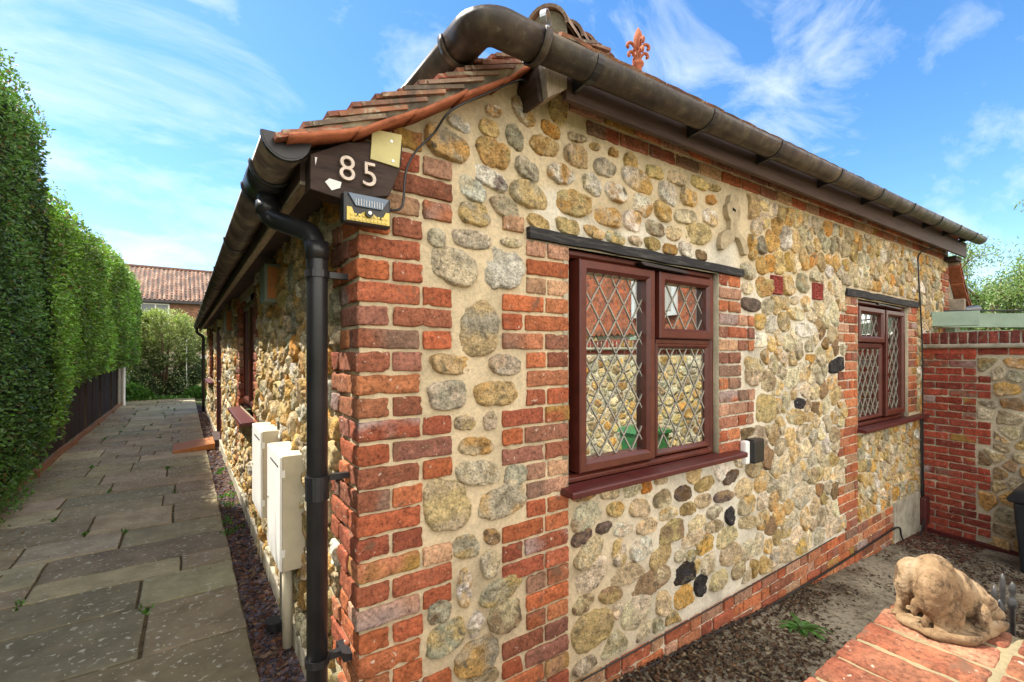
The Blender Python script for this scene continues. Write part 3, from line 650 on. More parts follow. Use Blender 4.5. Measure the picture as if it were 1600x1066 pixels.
# ---- windows
def mitred(mb, x0, z0, x1, z1, wd, y0, y1, mat, cham=.012, wb=None):
    """one mitred frame: flat outer band and a chamfer running down to the glass"""
    wb = wb or wd
    o = [(x0, z0), (x1, z0), (x1, z1), (x0, z1)]; i1 = [(x0 + wd - cham, z0 + wb - cham), (x1 - wd + cham, z0 + wb - cham), (x1 - wd + cham, z1 - wd + cham), (x0 + wd - cham, z1 - wd + cham)]
    i2 = [(x0 + wd, z0 + wb), (x1 - wd, z0 + wb), (x1 - wd, z1 - wd), (x0 + wd, z1 - wd)]
    b = .006; ob = [(x0 + b, z0 + b), (x1 - b, z0 + b), (x1 - b, z1 - b), (x0 + b, z1 - b)]
    V = [(x, y1, z) for x, z in o] + [(x, y0 + b, z) for x, z in o] + [(x, y0, z) for x, z in ob] + [(x, y0, z) for x, z in i1] + [(x, y0 + .016, z) for x, z in i2] + [(x, y1, z) for x, z in i2]
    Fc = []
    for r in range(5):
        for k in range(4): Fc.append((r * 4 + k, r * 4 + (k + 1) % 4, r * 4 + 4 + (k + 1) % 4, r * 4 + 4 + k))
    Fc += [(20 + k, 20 + (k + 1) % 4, (k + 1) % 4, k) for k in range(4)]
    mb.add(V, Fc, mat)
def lattice(mb, x0, z0, x1, z1, y, dx, dz, wd=.0062):
    W_, H_ = x1 - x0, z1 - z0; s = dz / dx
    for sg in (1, -1):
        c = -int(W_ / dx) - 3
        while c < H_ / dz + W_ / dx + 3:
            # line z = z0 + sg*s*(x-x0) + c*dz
            pts = []
            for x in (x0, x1): 
                z = z0 + sg * s * (x - x0) + c * dz; pts.append((x, z))
            (xa, za), (xb, zb) = pts; t0, t1 = 0., 1.
            dzv = zb - za
            for (lo, hi) in ((z0, z1),):
                ta, tb = (lo - za) / dzv, (hi - za) / dzv
                if ta > tb: ta, tb = tb, ta
                t0, t1 = max(t0, ta), min(t1, tb)
            if t1 - t0 > .02:
                mb.bar((xa + (xb - xa) * t0, y, za + dzv * t0), (xa + (xb - xa) * t1, y, za + dzv * t1), wd, .003, 'lead', up=(0, 1, 0))
            c += 1
def window(parent, loc, rz, W_, H_, divs, sill, label=None, frame_w=.055, depth=.045, room=.35, recess=.028, yin=0., sillz=-.02, sill_h=.028, lat=(.12, .18)):
    """divs: list of (x0,z0,x1,z1,opening) inside the frame, in metres"""
    wn = MB(); y0 = recess
    mitred(wn, 0, 0, W_, H_, .035, y0, y0 + .07, 'mahogany')
    # mullions between divisions
    xs = sorted({round(d[0], 3) for d in divs} | {round(d[2], 3) for d in divs})
    for d in divs:
        if d[2] < W_ - .06: wn.box(d[2] - .002, y0 + .004, d[1], d[2] + .022, y0 + .07, min(H_ - .03, d[3]), 'mahogany')
        if d[3] < H_ - .08: wn.box(d[0], y0 + .005, d[3] - .002, d[2], y0 + .07, d[3] + .022, 'mahogany')
    fr = wn.build('window'); fr.parent = parent; fr.location = Vector(loc) - (parent.location if parent else Vector()); fr.rotation_euler.z = rz
    md = fr.modifiers.new('b', 'BEVEL'); md.width = .002; md.segments = 1; md.limit_method = 'ANGLE'
    if label: fr['label'] = label
    for d in divs:
        sb = MB(); yy = y0 - .022 if d[4] else y0 + .004
        fwd = frame_w if d[4] else .03
        mitred(sb, d[0], d[1], d[2], d[3], fwd, yy, y0 + .06, 'mahogany', cham=.016); s_ = sb.build('sash' if d[4] else 'fixed_light', fr)
        ax, az, bx, bz = d[0] + fwd - .002, d[1] + fwd - .002, d[2] - fwd + .002, d[3] - fwd + .002
        yg = y0 + .022
        pn = MB(); pn.box(ax, yg + .004, az, bx, yg + .009, bz, 'glass'); pn.build('pane', fr)
        lt = MB(); lattice(lt, ax, az, bx, bz, yg + .001, lat[0], lat[1]); lt.build('lead_lattice', fr)
    sm = MB()
    if sill:
        a, b, pr = sill
        sm.prism([(.02, sillz + .004), (.02, sillz - sill_h), (-pr - .004, sillz - sill_h - .004), (-pr - .006, sillz - .008), (-pr, sillz - .002)], a, b, 'mahogany_sill', 'x'); o = sm.build('sill', fr, bevel=.003)
    rm = MB()   # the room behind: dark walls, pale curtain to one side
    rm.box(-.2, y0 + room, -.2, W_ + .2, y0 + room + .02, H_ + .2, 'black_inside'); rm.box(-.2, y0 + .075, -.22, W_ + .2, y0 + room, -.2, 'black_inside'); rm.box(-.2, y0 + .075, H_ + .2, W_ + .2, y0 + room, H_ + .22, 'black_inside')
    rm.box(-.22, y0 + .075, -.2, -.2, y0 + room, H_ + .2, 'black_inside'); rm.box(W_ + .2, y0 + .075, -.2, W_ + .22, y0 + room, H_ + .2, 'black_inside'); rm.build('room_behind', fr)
    return fr
# big window: origin at lower left of the opening
x0, z0 = W1[0], W1[1]
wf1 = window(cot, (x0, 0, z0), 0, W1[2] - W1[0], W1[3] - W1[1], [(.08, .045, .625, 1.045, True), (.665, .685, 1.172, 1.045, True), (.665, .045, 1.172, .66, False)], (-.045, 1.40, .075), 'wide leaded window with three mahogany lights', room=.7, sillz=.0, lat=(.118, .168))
m_ = MB(); m_.prism([(1.42, 1.912), (1.435, 1.918), (1.80, 1.908), (1.84, 1.895), (1.82, 1.893), (1.45, 1.9)], -.02, .03, 'lamp_black'); part(m_, 'trickle_vent')
x0, z0 = W2[0], W2[1]
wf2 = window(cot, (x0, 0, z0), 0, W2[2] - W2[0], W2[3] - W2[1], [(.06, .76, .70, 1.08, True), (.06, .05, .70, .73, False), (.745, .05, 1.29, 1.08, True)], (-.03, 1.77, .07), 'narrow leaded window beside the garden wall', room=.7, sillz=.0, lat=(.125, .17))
m_ = MB(); m_.bar((4.75, -.012, 1.905), (5.25, -.012, 1.895), .02, .012, 'lamp_black'); part(m_, 'trickle_vent')
# ---- side wall (faces -x)
side_place = lambda V: np.stack([-V[:, 2], -V[:, 0], V[:, 1]], 1)
SW = (2.85, .90, 4.10, 1.97); SDR = (7.0, -.05, 7.95, 2.0); SW2 = (9.2, .90, 10.9, 1.97); YE = 12.4
mbs = MB(); sb = []; srects = []
def sblock(y0, y1, k0, k1, tL=0, tR=0, phase=0):
    for k in range(k0, k1):
        grp = ((k - phase) // 3) % 2; a = y0 - (tL if grp else 0); b = y1 + (tR if grp else 0); z = cz(k) ; x = a
        seq = [.215, .103] if k % 2 else [.103, .215]; q = 0
        while x < b - .03:
            wd = seq[q % 2]; q += 1
            if b - (x + wd) < .07: wd = b - x
            sb.append((-.006 + random.uniform(-.004, .003), x, z, .06, x + wd, z + COURSE - .011)); x += wd + .012
        srects.append((-b, z - .008, -a, z + COURSE))
for k in range(0, 26):
    st = k % 2; s0 = .105 if st else .215; grp = ((k + 2) // 3) % 2; z = cz(k)
    srects.append((-(.33 if not grp else .22), z - .008, .1, z + COURSE))
    e = .33 if not grp else .22
    if e - s0 > .06: 
        x = s0 + .012
        while x < e - .04:
            e2 = min(x + .215, e); sb.append((-.006 + random.uniform(-.004, .003), x, z, .06, e2, z + COURSE - .011)); x = e2 + .012
sblock(2.65, 2.845, 4, 26, tL=.11); sblock(4.105, 4.30, 4, 26, tR=.11)
sblock(6.70, 6.99, 0, 26, tL=.11); sblock(7.96, 8.25, 0, 26, tR=.11); sblock(9.0, 9.195, 4, 26, tL=.11); sblock(10.905, 11.1, 4, 26, tR=.11); sblock(12.2, 12.4, 0, 26, tL=.11)
sneg = lambda r: (-r[2], r[1], -r[0], r[3])
for r in (SW, SDR, SW2): srects.append(sneg((r[0], r[1] - .06, r[2], r[3] + .1)))
def smort(u, v):
    c1 = np.array([.66, .57, .38]); return np.repeat(c1[None], len(u), 0)
wall_grid(mbs, axis_vals(-YE, -.004, .03, [-SW[0], -SW[2], -SDR[0], -SDR[2], -SW2[0], -SW2[2]]), axis_vals(-.06, 2.06, .03, [SW[1], SW[3], SDR[3]]), [sneg(SW), sneg(SDR), sneg(SW2)], side_place, smort, lambda U, V: V < 9, seed=5, amp=.002)
add_bricks(mbs, sb, side=True, rough=.003)
INSIDE = []
fill_stones(mbs, (-5.2, .10, -.20, 2.03), lambda u, v: .115, srects, [], side_place, gap=.022, colours='tttmmyyooccpgw', seed=9, hmul=1.7)
fill_stones(mbs, (-YE, .10, -5.2, 2.03), lambda u, v: .15, srects, [], side_place, gap=.025, colours='tttmmyyooccpgw', seed=10, hmul=1.6, nth=16)
part(mbs, 'wall', smooth=True, label='long side wall of rough flints along the paved path')
m_ = MB(); m_.box(-.035, .02, -.06, .02, SDR[0] - .01, .10, 'render_cream'); m_.box(-.035, SDR[2] + .01, -.06, .02, YE, .10, 'render_cream'); part(m_, 'plinth', bevel=.006)
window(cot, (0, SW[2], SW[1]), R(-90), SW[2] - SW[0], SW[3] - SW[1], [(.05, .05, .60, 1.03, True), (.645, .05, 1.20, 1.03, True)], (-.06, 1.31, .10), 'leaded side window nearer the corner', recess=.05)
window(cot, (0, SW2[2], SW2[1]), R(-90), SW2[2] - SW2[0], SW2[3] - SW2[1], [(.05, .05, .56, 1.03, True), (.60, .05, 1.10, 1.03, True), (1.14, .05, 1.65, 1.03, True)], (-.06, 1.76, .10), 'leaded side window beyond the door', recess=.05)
m_ = MB(); yd0, yd1 = SDR[0], SDR[2]
for (a, b) in ((yd0, yd0 + .06), (yd1 - .06, yd1)): m_.box(-.02, a, -.03, .07, b, 2.0, 'mahogany')
m_.box(-.021, yd0 + .06, 1.94, .07, yd1 - .06, 2.0, 'mahogany'); dr = part(m_, 'door_frame', bevel=.003)
m_ = MB(); m_.box(.03, yd0 + .06, 0, .07, yd1 - .06, 1.94, 'mahogany')
for (a, b) in ((.1, .8), (.95, 1.85)): m_.box(.022, yd0 + .16, a, .0295, yd1 - .16, b, 'mahogany')
dor = part(m_, 'door', bevel=.004)
m_ = MB(); m_.tube([(.03, yd0 + .13, 1.0), (-.02, yd0 + .13, 1.0), (-.02, yd0 + .24, 1.0)], .009, 'metal', n=8); part(m_, 'handle', dor)
# ---- eaves of the low side roof
m_ = MB(); m_.box(-.175, .03, 2.0, -.15, YE, 2.13, 'brown_timber'); m_.box(-.148, .03, 2.055, .05, YE, 2.065, 'dark_timber'); part(m_, 'fascia', label='dark brown eaves board along the side wall')
m_ = MB(); m_.box(-.176, .03, 1.988, -.145, YE, 1.999, 'grey_timber'); part(m_, 'drip_batten')
m_ = MB(); m_.prism([(-.16, 2.062), (-.161, 1.955), (-.07, 1.942), (.091, 1.982), (.132, 2.09), (.138, 2.175), (-.05, 2.128)], -.045, .03, 'dark_timber')
bx = part(m_, 'eaves_box', bevel=.003, label='cracked dark timber box end carrying the house number')
m_ = MB(); m_.prism([(.03, 2.19), (.132, 2.197), (.122, 2.083), (.024, 2.09)], -.052, -.0455, 'note'); m_.tube([(.095, -.054, 2.165), (.095, -.050, 2.165)], .005, 'metal', n=8); m_.tube([(.10, -.054, 2.10), (.10, -.050, 2.10)], .005, 'metal', n=8); part(m_, 'notice_board', bx)
m_ = MB(); m_.prism([(-.118, 1.985), (-.105, 1.998), (-.068, 1.994), (-.072, 1.975), (-.098, 1.962)], -.049, -.0455, 'white_paint'); part(m_, 'torn_label', bx); m_ = MB(); m_.prism([(-.148, 2.055), (-.141, 2.055), (-.146, 2.03)], -.049, -.0455, 'white_paint'); part(m_, 'torn_label', bx)
def digit(ch, x, z, s):
    cu = bpy.data.curves.new('t', 'FONT'); cu.body = ch; cu.size = s; cu.extrude = .005; cu.bevel_depth = .0012; cu.offset = -.0012
    o = bpy.data.objects.new('t', cu); COL.objects.link(o); dg = bpy.context.evaluated_depsgraph_get()
    me = bpy.data.meshes.new_from_object(o.evaluated_get(dg)); bpy.data.objects.remove(o)
    me.materials.clear(); me.materials.append(MATS['digit_metal']); q = bpy.data.objects.new('house_digit', me); COL.objects.link(q)
    q.parent = bx; q.matrix_parent_inverse = bx.matrix_world.inverted(); q.location = (x, -.052, z); q.rotation_euler = (R(90), R(-6) * 0, 0); q['label'] = 'metal digit ' + ch; return q
digit('8', -.080, 2.002, .112); digit('5', -.008, 1.998, .112)
# solar lamp below the number
m_ = MB(); m_.box(-.07, -.075, 1.862, .085, -.035, 1.962, 'lamp_black'); lp = part(m_, 'solar_lamp', bevel=.008)
m_ = MB(); m_.prism([(-.056, 1.955), (.075, 1.955), (.052, 1.918), (-.032, 1.918)], -.082, -.0755, 'solar'); part(m_, 'solar_panel', lp)
m_ = MB()
for q in range(11): m_.box(-.034 + q * .0085, -.0845, 1.92, -.0325 + q * .0085, -.0825, 1.94, 'white_paint')
part(m_, 'cell_lines', lp)
m_ = MB(); m_.prism([(-.060, 1.912), (-.045, 1.912), (-.033, 1.882), (-.003, 1.905), (.018, 1.905), (.05, 1.882), (.066, 1.912), (.078, 1.912), (.078, 1.87), (-.060, 1.87)], -.080, -.0755, 'lamp_yellow')
for r_ in range(2):
    for q in range(10): m_.box(-.05 + q * .0125, -.083, 1.873 + r_ * .013, -.043 + q * .0125, -.0805, 1.880 + r_ * .013, 'lamp_yellow')
part(m_, 'led_lens', lp)
m_ = MB(); m_.tube([(.008, -.076, 1.898), (.008, -.092, 1.898)], .013, 'lamp_black', n=14); m_.tube([(.008, -.0925, 1.898), (.008, -.096, 1.898)], .006, 'metal', n=12); part(m_, 'sensor', lp)
# ---- gutters
def sweep_gutter(mb, path, r, mat, t=.004, n=14, lip=True, deep=1.08):
    """half-round channel along a level path; the open side faces up"""
    prof = []
    for k in range(n + 1): a = PI + PI * k / n; prof.append((r * math.cos(a), r * math.sin(a) * deep))
    inn = [(x * (1 - t / r), y * (1 - t / r)) for x, y in prof[::-1]]
    ring = prof + inn; m = len(ring); path = [Vector(p) for p in path]; V = []
    for i, p in enumerate(path):
        d0 = (path[i] - path[i - 1]) if i else (path[1] - path[0]); d1 = (path[i + 1] - path[i]) if i < len(path) - 1 else d0
        d0 = Vector((d0.x, d0.y, 0)).normalized(); d1 = Vector((d1.x, d1.y, 0)).normalized(); d = (d0 + d1).normalized(); s_ = Vector((d.y, -d.x, 0)) / max(.5, d.dot(d0))
        for (x, z) in ring: V.append(tuple(p + s_ * x + Vector((0, 0, z))))
    Fc = [(i * m + k, i * m + (k + 1) % m, (i + 1) * m + (k + 1) % m, (i + 1) * m + k) for i in range(len(path) - 1) for k in range(m)] + [tuple(range(m)), tuple((len(path) - 1) * m + k for k in range(m))[::-1]]
    mb.add(V, Fc, mat)
def collar(mb, p, d, r, mat, wd=.03):
    p = Vector(p); d = Vector(d).normalized(); sweep_gutter(mb, [p - d * wd / 2, p + d * wd / 2], r, mat, t=.006)
GX = -.228; GZ = 2.098; GR = .064
gm = MB(); sweep_gutter(gm, [(GX, -.05, GZ), (GX, YE + .1, GZ + .03)], GR, 'gutter_plastic')
gs = part(gm, 'gutter', smooth=True, label='low gutter along the side eave')
gm = MB(); pts = [(GX + GR * math.cos(PI + PI * k / 20), GZ + GR * 1.08 * math.sin(PI + PI * k / 20)) for k in range(21)]
gm.prism(pts[::-1], -.058, -.048, 'black_plastic'); pts2 = [(GX + (x - GX) * 1.07, GZ + (z - GZ) * 1.07) for x, z in pts]
gm2 = [(a, b) for a, b in zip(pts2, pts)]; collar(gm, (GX, -.047, GZ), (0, 1, 0), GR * 1.08, 'black_plastic', .018); part(gm, 'end_cap', gs)
gm = MB(); collar(gm, (GX, .33, GZ), (0, 1, 0), GR * 1.10, 'black_plastic', .26); collar(gm, (GX, .20, GZ), (0, 1, 0), GR * 1.18, 'black_plastic', .015); collar(gm, (GX, .46, GZ), (0, 1, 0), GR * 1.18, 'black_plastic', .015); part(gm, 'running_outlet', gs, smooth=True)
for yb in (1.5, 2.6, 3.5, 4.4, 5.3, 6.2, 7.1, 8.0, 9, 10, 11, 12):
    gm = MB(); collar(gm, (GX, yb, GZ + .03 * yb / YE), (0, 1, 0), GR * 1.10, 'black_plastic', .03); part(gm, 'gutter_bracket', gs, smooth=True)
# front gutter with its corner and the return over the low roof
FY = -.235; FR_ = .066; gz = lambda x: 2.593 + .037 * (x - .56)
gm = MB(); sweep_gutter(gm, [(x, FY, gz(x)) for x in (.53, 2.5, 5, 7.46)], FR_, 'gutter_plastic'); gf = part(gm, 'gutter', smooth=True, label='high front gutter')
gm = MB(); path = [(.56, FY, gz(.5))] + [(.415 - .065 * math.sin(a), FY + .065 - .065 * math.cos(a), gz(.5)) for a in np.linspace(0, PI / 2, 9)] + [(.35, FY + .18, gz(.5))]
sweep_gutter(gm, path, FR_ * 1.12, 'gutter_plastic'); collar(gm, (.57, FY, gz(.5)), (1, 0, 0), FR_ * 1.24, 'gutter_plastic', .03); collar(gm, (.35, FY + .18, gz(.5)), (0, 1, 0), FR_ * 1.22, 'gutter_plastic', .03); part(gm, 'corner_angle', gf, smooth=True)
gm = MB(); sweep_gutter(gm, [(.35, FY + .17, gz(.5)), (.35, 2.1, gz(.5))], FR_, 'gutter_plastic'); part(gm, 'gutter', smooth=True, label='short gutter return over the low roof')
for xb, wd_ in ((.84, .035), (1.63, .03), (2.32, .055), (3.15, .03), (3.95, .055), (4.7, .03), (5.55, .03), (6.25, .05), (6.95, .03)):
    gm = MB(); collar(gm, (xb, FY, gz(xb)), (1, 0, 0), FR_ * 1.09, 'black_plastic', wd_)
    gm.prism([(FY + .02, gz(xb) - FR_ * 1.12), (-.146, gz(xb) - FR_ * 1.25), (-.146, gz(xb) - .01), (FY + .06, gz(xb) - .02)], xb - .008, xb + .008, 'black_plastic', 'x'); part(gm, 'gutter_bracket', gf, smooth=False)
gm = MB(); c_ = gz(7.46); pts = [(FY + FR_ * math.cos(PI + PI * k / 16), c_ + FR_ * 1.08 * math.sin(PI + PI * k / 16)) for k in range(17)]; gm.prism(pts, 7.458, 7.466, 'gutter_plastic', 'x'); part(gm, 'end_cap', gf)
# fascia and soffit of the high eave
m_ = MB(); n_ = 12
for i in range(n_):
    a = .80 + (7.30 - .80) * i / n_; b = .80 + (7.30 - .80) * (i + 1) / n_
    for (ya, yb, z0_, z1_) in ((-.145, -.12, 0, .17), (-.1195, .05, .132 - .001 * a, .146 - .001 * a)):
        V = [(x, y_, ez(x) + z_) for x in (a, b) for y_ in (ya, yb) for z_ in (z0_, z1_)]
        m_.add(V, [(0, 4, 5, 1), (2, 3, 7, 6), (0, 2, 6, 4), (1, 5, 7, 3)] + ([(0, 1, 3, 2)] if i == 0 else []) + ([(4, 6, 7, 5)] if i == n_ - 1 else []), 'brown_timber')
part(m_, 'fascia', label='brown board under the high front gutter')
m_ = MB(); m_.box(7.0, -.11, ez(7) - .05, 7.25, .04, ez(7) - .002, 'dark_timber'); part(m_, 'soffit_end')
m_ = MB(); m_.prism([(.672, 2.635), (.80, 2.665), (.80, 2.53), (.70, 2.462)], -.15, .03, 'grey_timber'); part(m_, 'eaves_end_block', bevel=.002)
m_ = MB(); m_.prism([(.658, 2.545), (.672, 2.60), (.70, 2.459), (.678, 2.452)], -.12, .03, 'dark_timber'); part(m_, 'verge_bracket')
# downpipe
dm = MB(); px_, py_ = -.105, .115
def arc(pts, r=.035, n=5):
    pts = [Vector(p) for p in pts]; o = [pts[0]]
    for i in range(1, len(pts) - 1):
        a = (pts[i - 1] - pts[i]).normalized(); b = (pts[i + 1] - pts[i]).normalized(); rr = min(r, (pts[i - 1] - pts[i]).length * .45, (pts[i + 1] - pts[i]).length * .45)
        for k in range(n + 1):
            t = k / n; p = pts[i] + a * rr * (1 - t) ** 2 + b * rr * t ** 2; o.append(p)
    return o + [pts[-1]]
pth = arc([(GX, .33, GZ - .06), (GX, .33, 1.955), (px_, .16, 1.90), (px_, py_, 1.80), (px_, py_, -.03)], .05)
pth = arc([(GX, .33, GZ - .06), (GX, .33, 1.945), (px_ - .01, py_ + .03, 1.865), (px_, py_, 1.80), (px_, py_, -.03)], .045)
dm.tube(pth, .034, 'black_plastic', n=20); dp = part(dm, 'downpipe', smooth=True, label='black downpipe at the front corner')
dm = MB(); dm.tube([(GX, .33, 2.0), (GX, .33, 1.955)], .040, 'black_plastic', n=18); part(dm, 'pipe_socket', dp, smooth=True); dm = MB(); dm.tube([(px_, py_, 1.83), (px_, py_, 1.77)], .038, 'black_plastic', n=18); part(dm, 'pipe_socket', dp, smooth=True)
for z_ in (1.72, 1.02, .40):
    dm = MB(); dm.tube([(px_, py_, z_ + .012), (px_, py_, z_ - .012)], .040, 'black_plastic', n=20)
    if z_ == 1.02: dm.tube([(px_, py_, z_ + .01), (px_, py_, z_ - .07)], .0385, 'black_plastic', n=20)
    dm.box(px_ - .005, py_ - .012, z_ - .01, 0.0, py_ + .012, z_ + .01, 'black_plastic')
    if z_ < .5: dm.box(-.03, py_ - .05, z_ - .012, .0, py_ + .05, z_ + .012, 'black_plastic')
    part(dm, 'pipe_clip', dp, smooth=False)
dm = MB(); dm.tube(arc([(GX, YE - .1, GZ), (GX, YE - .1, 1.96), (-.09, YE - .1, 1.86), (-.09, YE - .1, -.03)], .05), .034, 'black_plastic', n=12); part(dm, 'downpipe', smooth=True, label='black downpipe at the far end')
# meter boxes
def meter(y0, y1, z0, z1, lab):
    m_ = MB(); m_.box(-.10, y0, z0, .0, y1, z1, 'cream_plastic'); b_ = part(m_, 'meter_box', bevel=.004, label=lab)
    m_ = MB(); m_.box(-.112, y0 + .003, z0 + .003, -.1005, y1 - .003, z1 - .003, 'white_plastic'); d_ = part(m_, 'door', b_, bevel=.003)
    for zz_ in (z0 + .07, z1 - .10):
        m_ = MB(); m_.box(-.105, y0 - .004, zz_, -.09, y0 + .003, zz_ + .035, 'white_plastic'); part(m_, 'hinge', d_)
    m_ = MB(); m_.tube([(-.113, y1 - .05, (z0 + z1) / 2), (-.1175, y1 - .05, (z0 + z1) / 2)], .008, 'metal', n=10)
    part(m_, 'lock', d_)
    m_ = MB()
    for q in range(5): m_.box(-.1135, y0 + .05 + q * .05, z1 - .06, -.1122, y0 + .085 + q * .05, z1 - .052, 'black_inside')
    part(m_, 'vent_slot', d_)
meter(.83, 1.24, .42, .965, 'nearer white meter box, with a pipe below'); meter(1.50, 1.92, .48, .99, 'second white meter box')
m_ = MB(); m_.tube([(-.06, .95, .42), (-.06, .95, -.0)], .024, 'cream_plastic', n=14); part(m_, 'service_pipe', smooth=True)
m_ = MB(); m_.tube([(-.055, 1.12, .42), (-.055, 1.12, .03)], .014, 'metal', n=10); m_.tube([(-.09, 1.12, .02), (-.09, 1.12, .06)], .045, 'lamp_black', n=14); part(m_, 'service_pipe', smooth=False, label='thin metal pipe beside the cream one')
# boxes under the side eave
for (a, b, z0, z1, lab) in ((1.55, 1.75, 1.76, 1.99, 'nearer grey box under the eave'), (4.9, 5.15, 1.70, 1.97, 'farther grey box under the eave')):
    m_ = MB(); m_.box(-.085, a, z0, .0, b, z1, 'grey_box'); q = part(m_, 'vent_box', bevel=.004, label=lab)
    m_ = MB(); m_.box(-.070, a - .006, z0 + .02, -.01, a - .0005, z1 - .02, 'orange_wood'); part(m_, 'vent_panel', q)
m_ = MB(); m_.box(-.08, 6.5, 1.84, 0, 6.58, 1.95, 'note'); part(m_, 'alarm_box', bevel=.01)
# window socket box, cables
m_ = MB(); m_.box(2.38, -.05, .752, 2.43, -.005, .90, 'white_plastic'); m_.box(2.43, -.075, .755, 2.56, -.005, .905, 'lamp_black'); part(m_, 'outdoor_socket', bevel=.012)
def cable(pts, r, name='cable', lab=None, n=6):
    m_ = MB(); P_ = [Vector(p) for p in pts]; o = []
    for i in range(len(P_) - 1):
        a, b, c, d = P_[max(i - 1, 0)], P_[i], P_[i + 1], P_[min(i + 2, len(P_) - 1)]
        for k in range(6):
            t = k / 6; o.append(.5 * ((2 * b) + (c - a) * t + (2 * a - 5 * b + 4 * c - d) * t * t + (3 * b - a - 3 * c + d) * t ** 3))
    o.append(P_[-1]); m_.tube(o, r, 'lamp_black', n=n); part(m_, name, smooth=True, label=lab)
cable([(.09, -.06, 1.93), (.14, -.035, 1.96), (.155, -.03, 2.08), (.19, -.03, 2.16), (.26, -.035, 2.245), (.30, -.09, 2.315), (.45, -.09, 2.425), (.60, -.09, 2.525), (.66, -.06, 2.545), (.70, -.04, 2.52)], .0045, lab='thin black lead from the solar lamp to the verge')
cable([(6.2, -.12, 2.60), (5.95, -.03, 2.52), (5.90, -.03, 2.3), (5.965, -.03, 1.95), (6.03, -.03, 1.5), (6.04, -.03, .9), (6.06, -.03, .2), (6.08, -.03, -.1)], .007, lab='black cable hanging down beside the narrow window')
cable([(5.98, -.03, .74), (6.0, -.03, .4), (6.0, -.03, 0), (6.03, -.03, -.12)], .009)
cable([(.80, -.02, -.16), (1.2, -.02, -.155), (1.435, -.02, -.165), (2.2, -.02, -.21), (2.752, -.02, -.25), (3.786, -.02, -.262), (4.7, -.02, -.262), (5.25, -.03, -.26), (5.34, -.035, -.37), (5.5, -.045, -.52), (5.75, -.06, -.49), (5.95, -.06, -.36), (6.02, -.05, -.3)], .008, lab='black cable running along the brick plinth')
cable([(1.0, -.02, -.045), (2.0, -.02, -.043), (3.0, -.02, -.038), (3.8, -.02, -.03)], .004)
# ---- roofs
TC = [(.25, .12, .08), (.30, .14, .085), (.20, .11, .08), (.30, .20, .14), (.17, .11, .085), (.32, .14, .08)]
TU, TF = unit_box(np.array([-1, -.9, 0, .9, 1.]), np.array([-1, -.93, 0, 1.]), np.array([-1, 1.]))
def tiles(mb, org, du, dv, nrm, uw, length, gauge, rows, urange, thick=.013, lift=.016, cols=TC, detail=True):
    """plain tiles: org lower corner, du along the eave, dv up the slope, nrm outward"""
    du, dv, nrm = map(lambda q: np.array(q, float), (du, dv, nrm))
    for r_ in range(rows):
        a, b = urange(r_); u = a - (uw / 2 if r_ % 2 else 0)
        while u < b:
            ua, ub = max(u, a), min(u + uw - .004, b)
            if ub - ua > .02:
                c = org + du * (ua + ub) / 2 + dv * (r_ * gauge + length / 2 + random.uniform(-.004, .004)) + nrm * (lift * 1.2 + random.uniform(0, .003))
                tilt = lift * 2.0 / length + random.uniform(-.01, .01)
                W = c + np.outer(TU[:, 0] * (ub - ua) / 2, du) + np.outer(TU[:, 1] * length / 2, dv) + np.outer(TU[:, 2] * thick / 2 - TU[:, 1] * length / 2 * tilt * 1. + (1 - np.abs(TU[:, 0])) * .003, nrm)
                mb.add(W, TF, 'tile', jit(random.choice(cols), .22))
            u += uw
lr = MB()
# low roof: swept verge profile, tiles course by course along the whole length
nod = [-.24]; 
while nod[-1] < .86: 
    x = nod[-1]; sl_ = math.atan2(vtop(x + .08) - vtop(x), .08); nod.append(x + .088 * math.cos(sl_))
for r_, x in enumerate(nod):
    z = vtop(x) - .004; a = math.atan2(vtop(x + .10) - vtop(x - .02), .12); a2 = a * .62
    L_ = .24; dvx, dvz = math.cos(a2), math.sin(a2); far_len = YE + .15
    u = -.105 - (.0 if r_ % 2 else .08)
    first = True
    while u < far_len:
        ua = max(u, -.105 + random.uniform(-.006, .006)); ub = u + .161; hl = L_ / 2
        nx, nz_ = -dvz, dvx; ox = random.uniform(-.006, .006)
        cc = np.array([x + dvx * hl + ox, (ua + ub) / 2, z + dvz * hl - .010 + random.uniform(-.002, .002)])
        W = cc + np.outer(TU[:, 1] * hl, (dvx, 0, dvz)) + np.outer(TU[:, 0] * (ub - ua) / 2, (0, 1, 0)) + np.outer(TU[:, 2] * .0065 + (1 - np.abs(TU[:, 0])) * .002, (nx, 0, nz_))
        if first: W = W + fnoise(W, 30, 2, 2)[:, None] * .0025
        lr.add(W, TF, 'tile', jit(random.choice(TC), .2)); first = False; u += .165
    # second layer edge seen at the verge (the tile under-lapping)
    if r_ > 0:
        cc = np.array([x - .005, -.045, z - .034]); hl = .10
        W = cc + np.outer(TU[:, 1] * hl, (dvx, 0, dvz)) + np.outer(TU[:, 0] * .055, (0, 1, 0)) + np.outer(TU[:, 2] * .007, (nx, 0, nz_)); W = W + fnoise(W, 30, 6, 2)[:, None] * .003
        lr.add(W, TF, 'tile', jit((.30, .10, .06), .2))
lr.prism([(x, vtop(x) - .05) for x in np.linspace(-.22, .9, 12)] + [(.9, vtop(.9) - .08), (-.2, 2.07)][:1] + [(x, vtop(x) - .075) for x in np.linspace(.88, -.22, 12)], .02, YE, 'dark_timber')
roofL = part(lr, 'roof', label='low clay tiled roof slope above the side wall')
m_ = MB()   # bedding mortar filling the verge
xs = np.linspace(-.212, .80, 60); rowsz = np.linspace(0, 1, 9); V = []
for x in xs:
    a, b = vz(x) + .006, max(vtop(x) - .012, vz(x) + .012)
    for t in rowsz: V.append((x, -.088 - .006 * math.sin(PI * t), a + (b - a) * t))
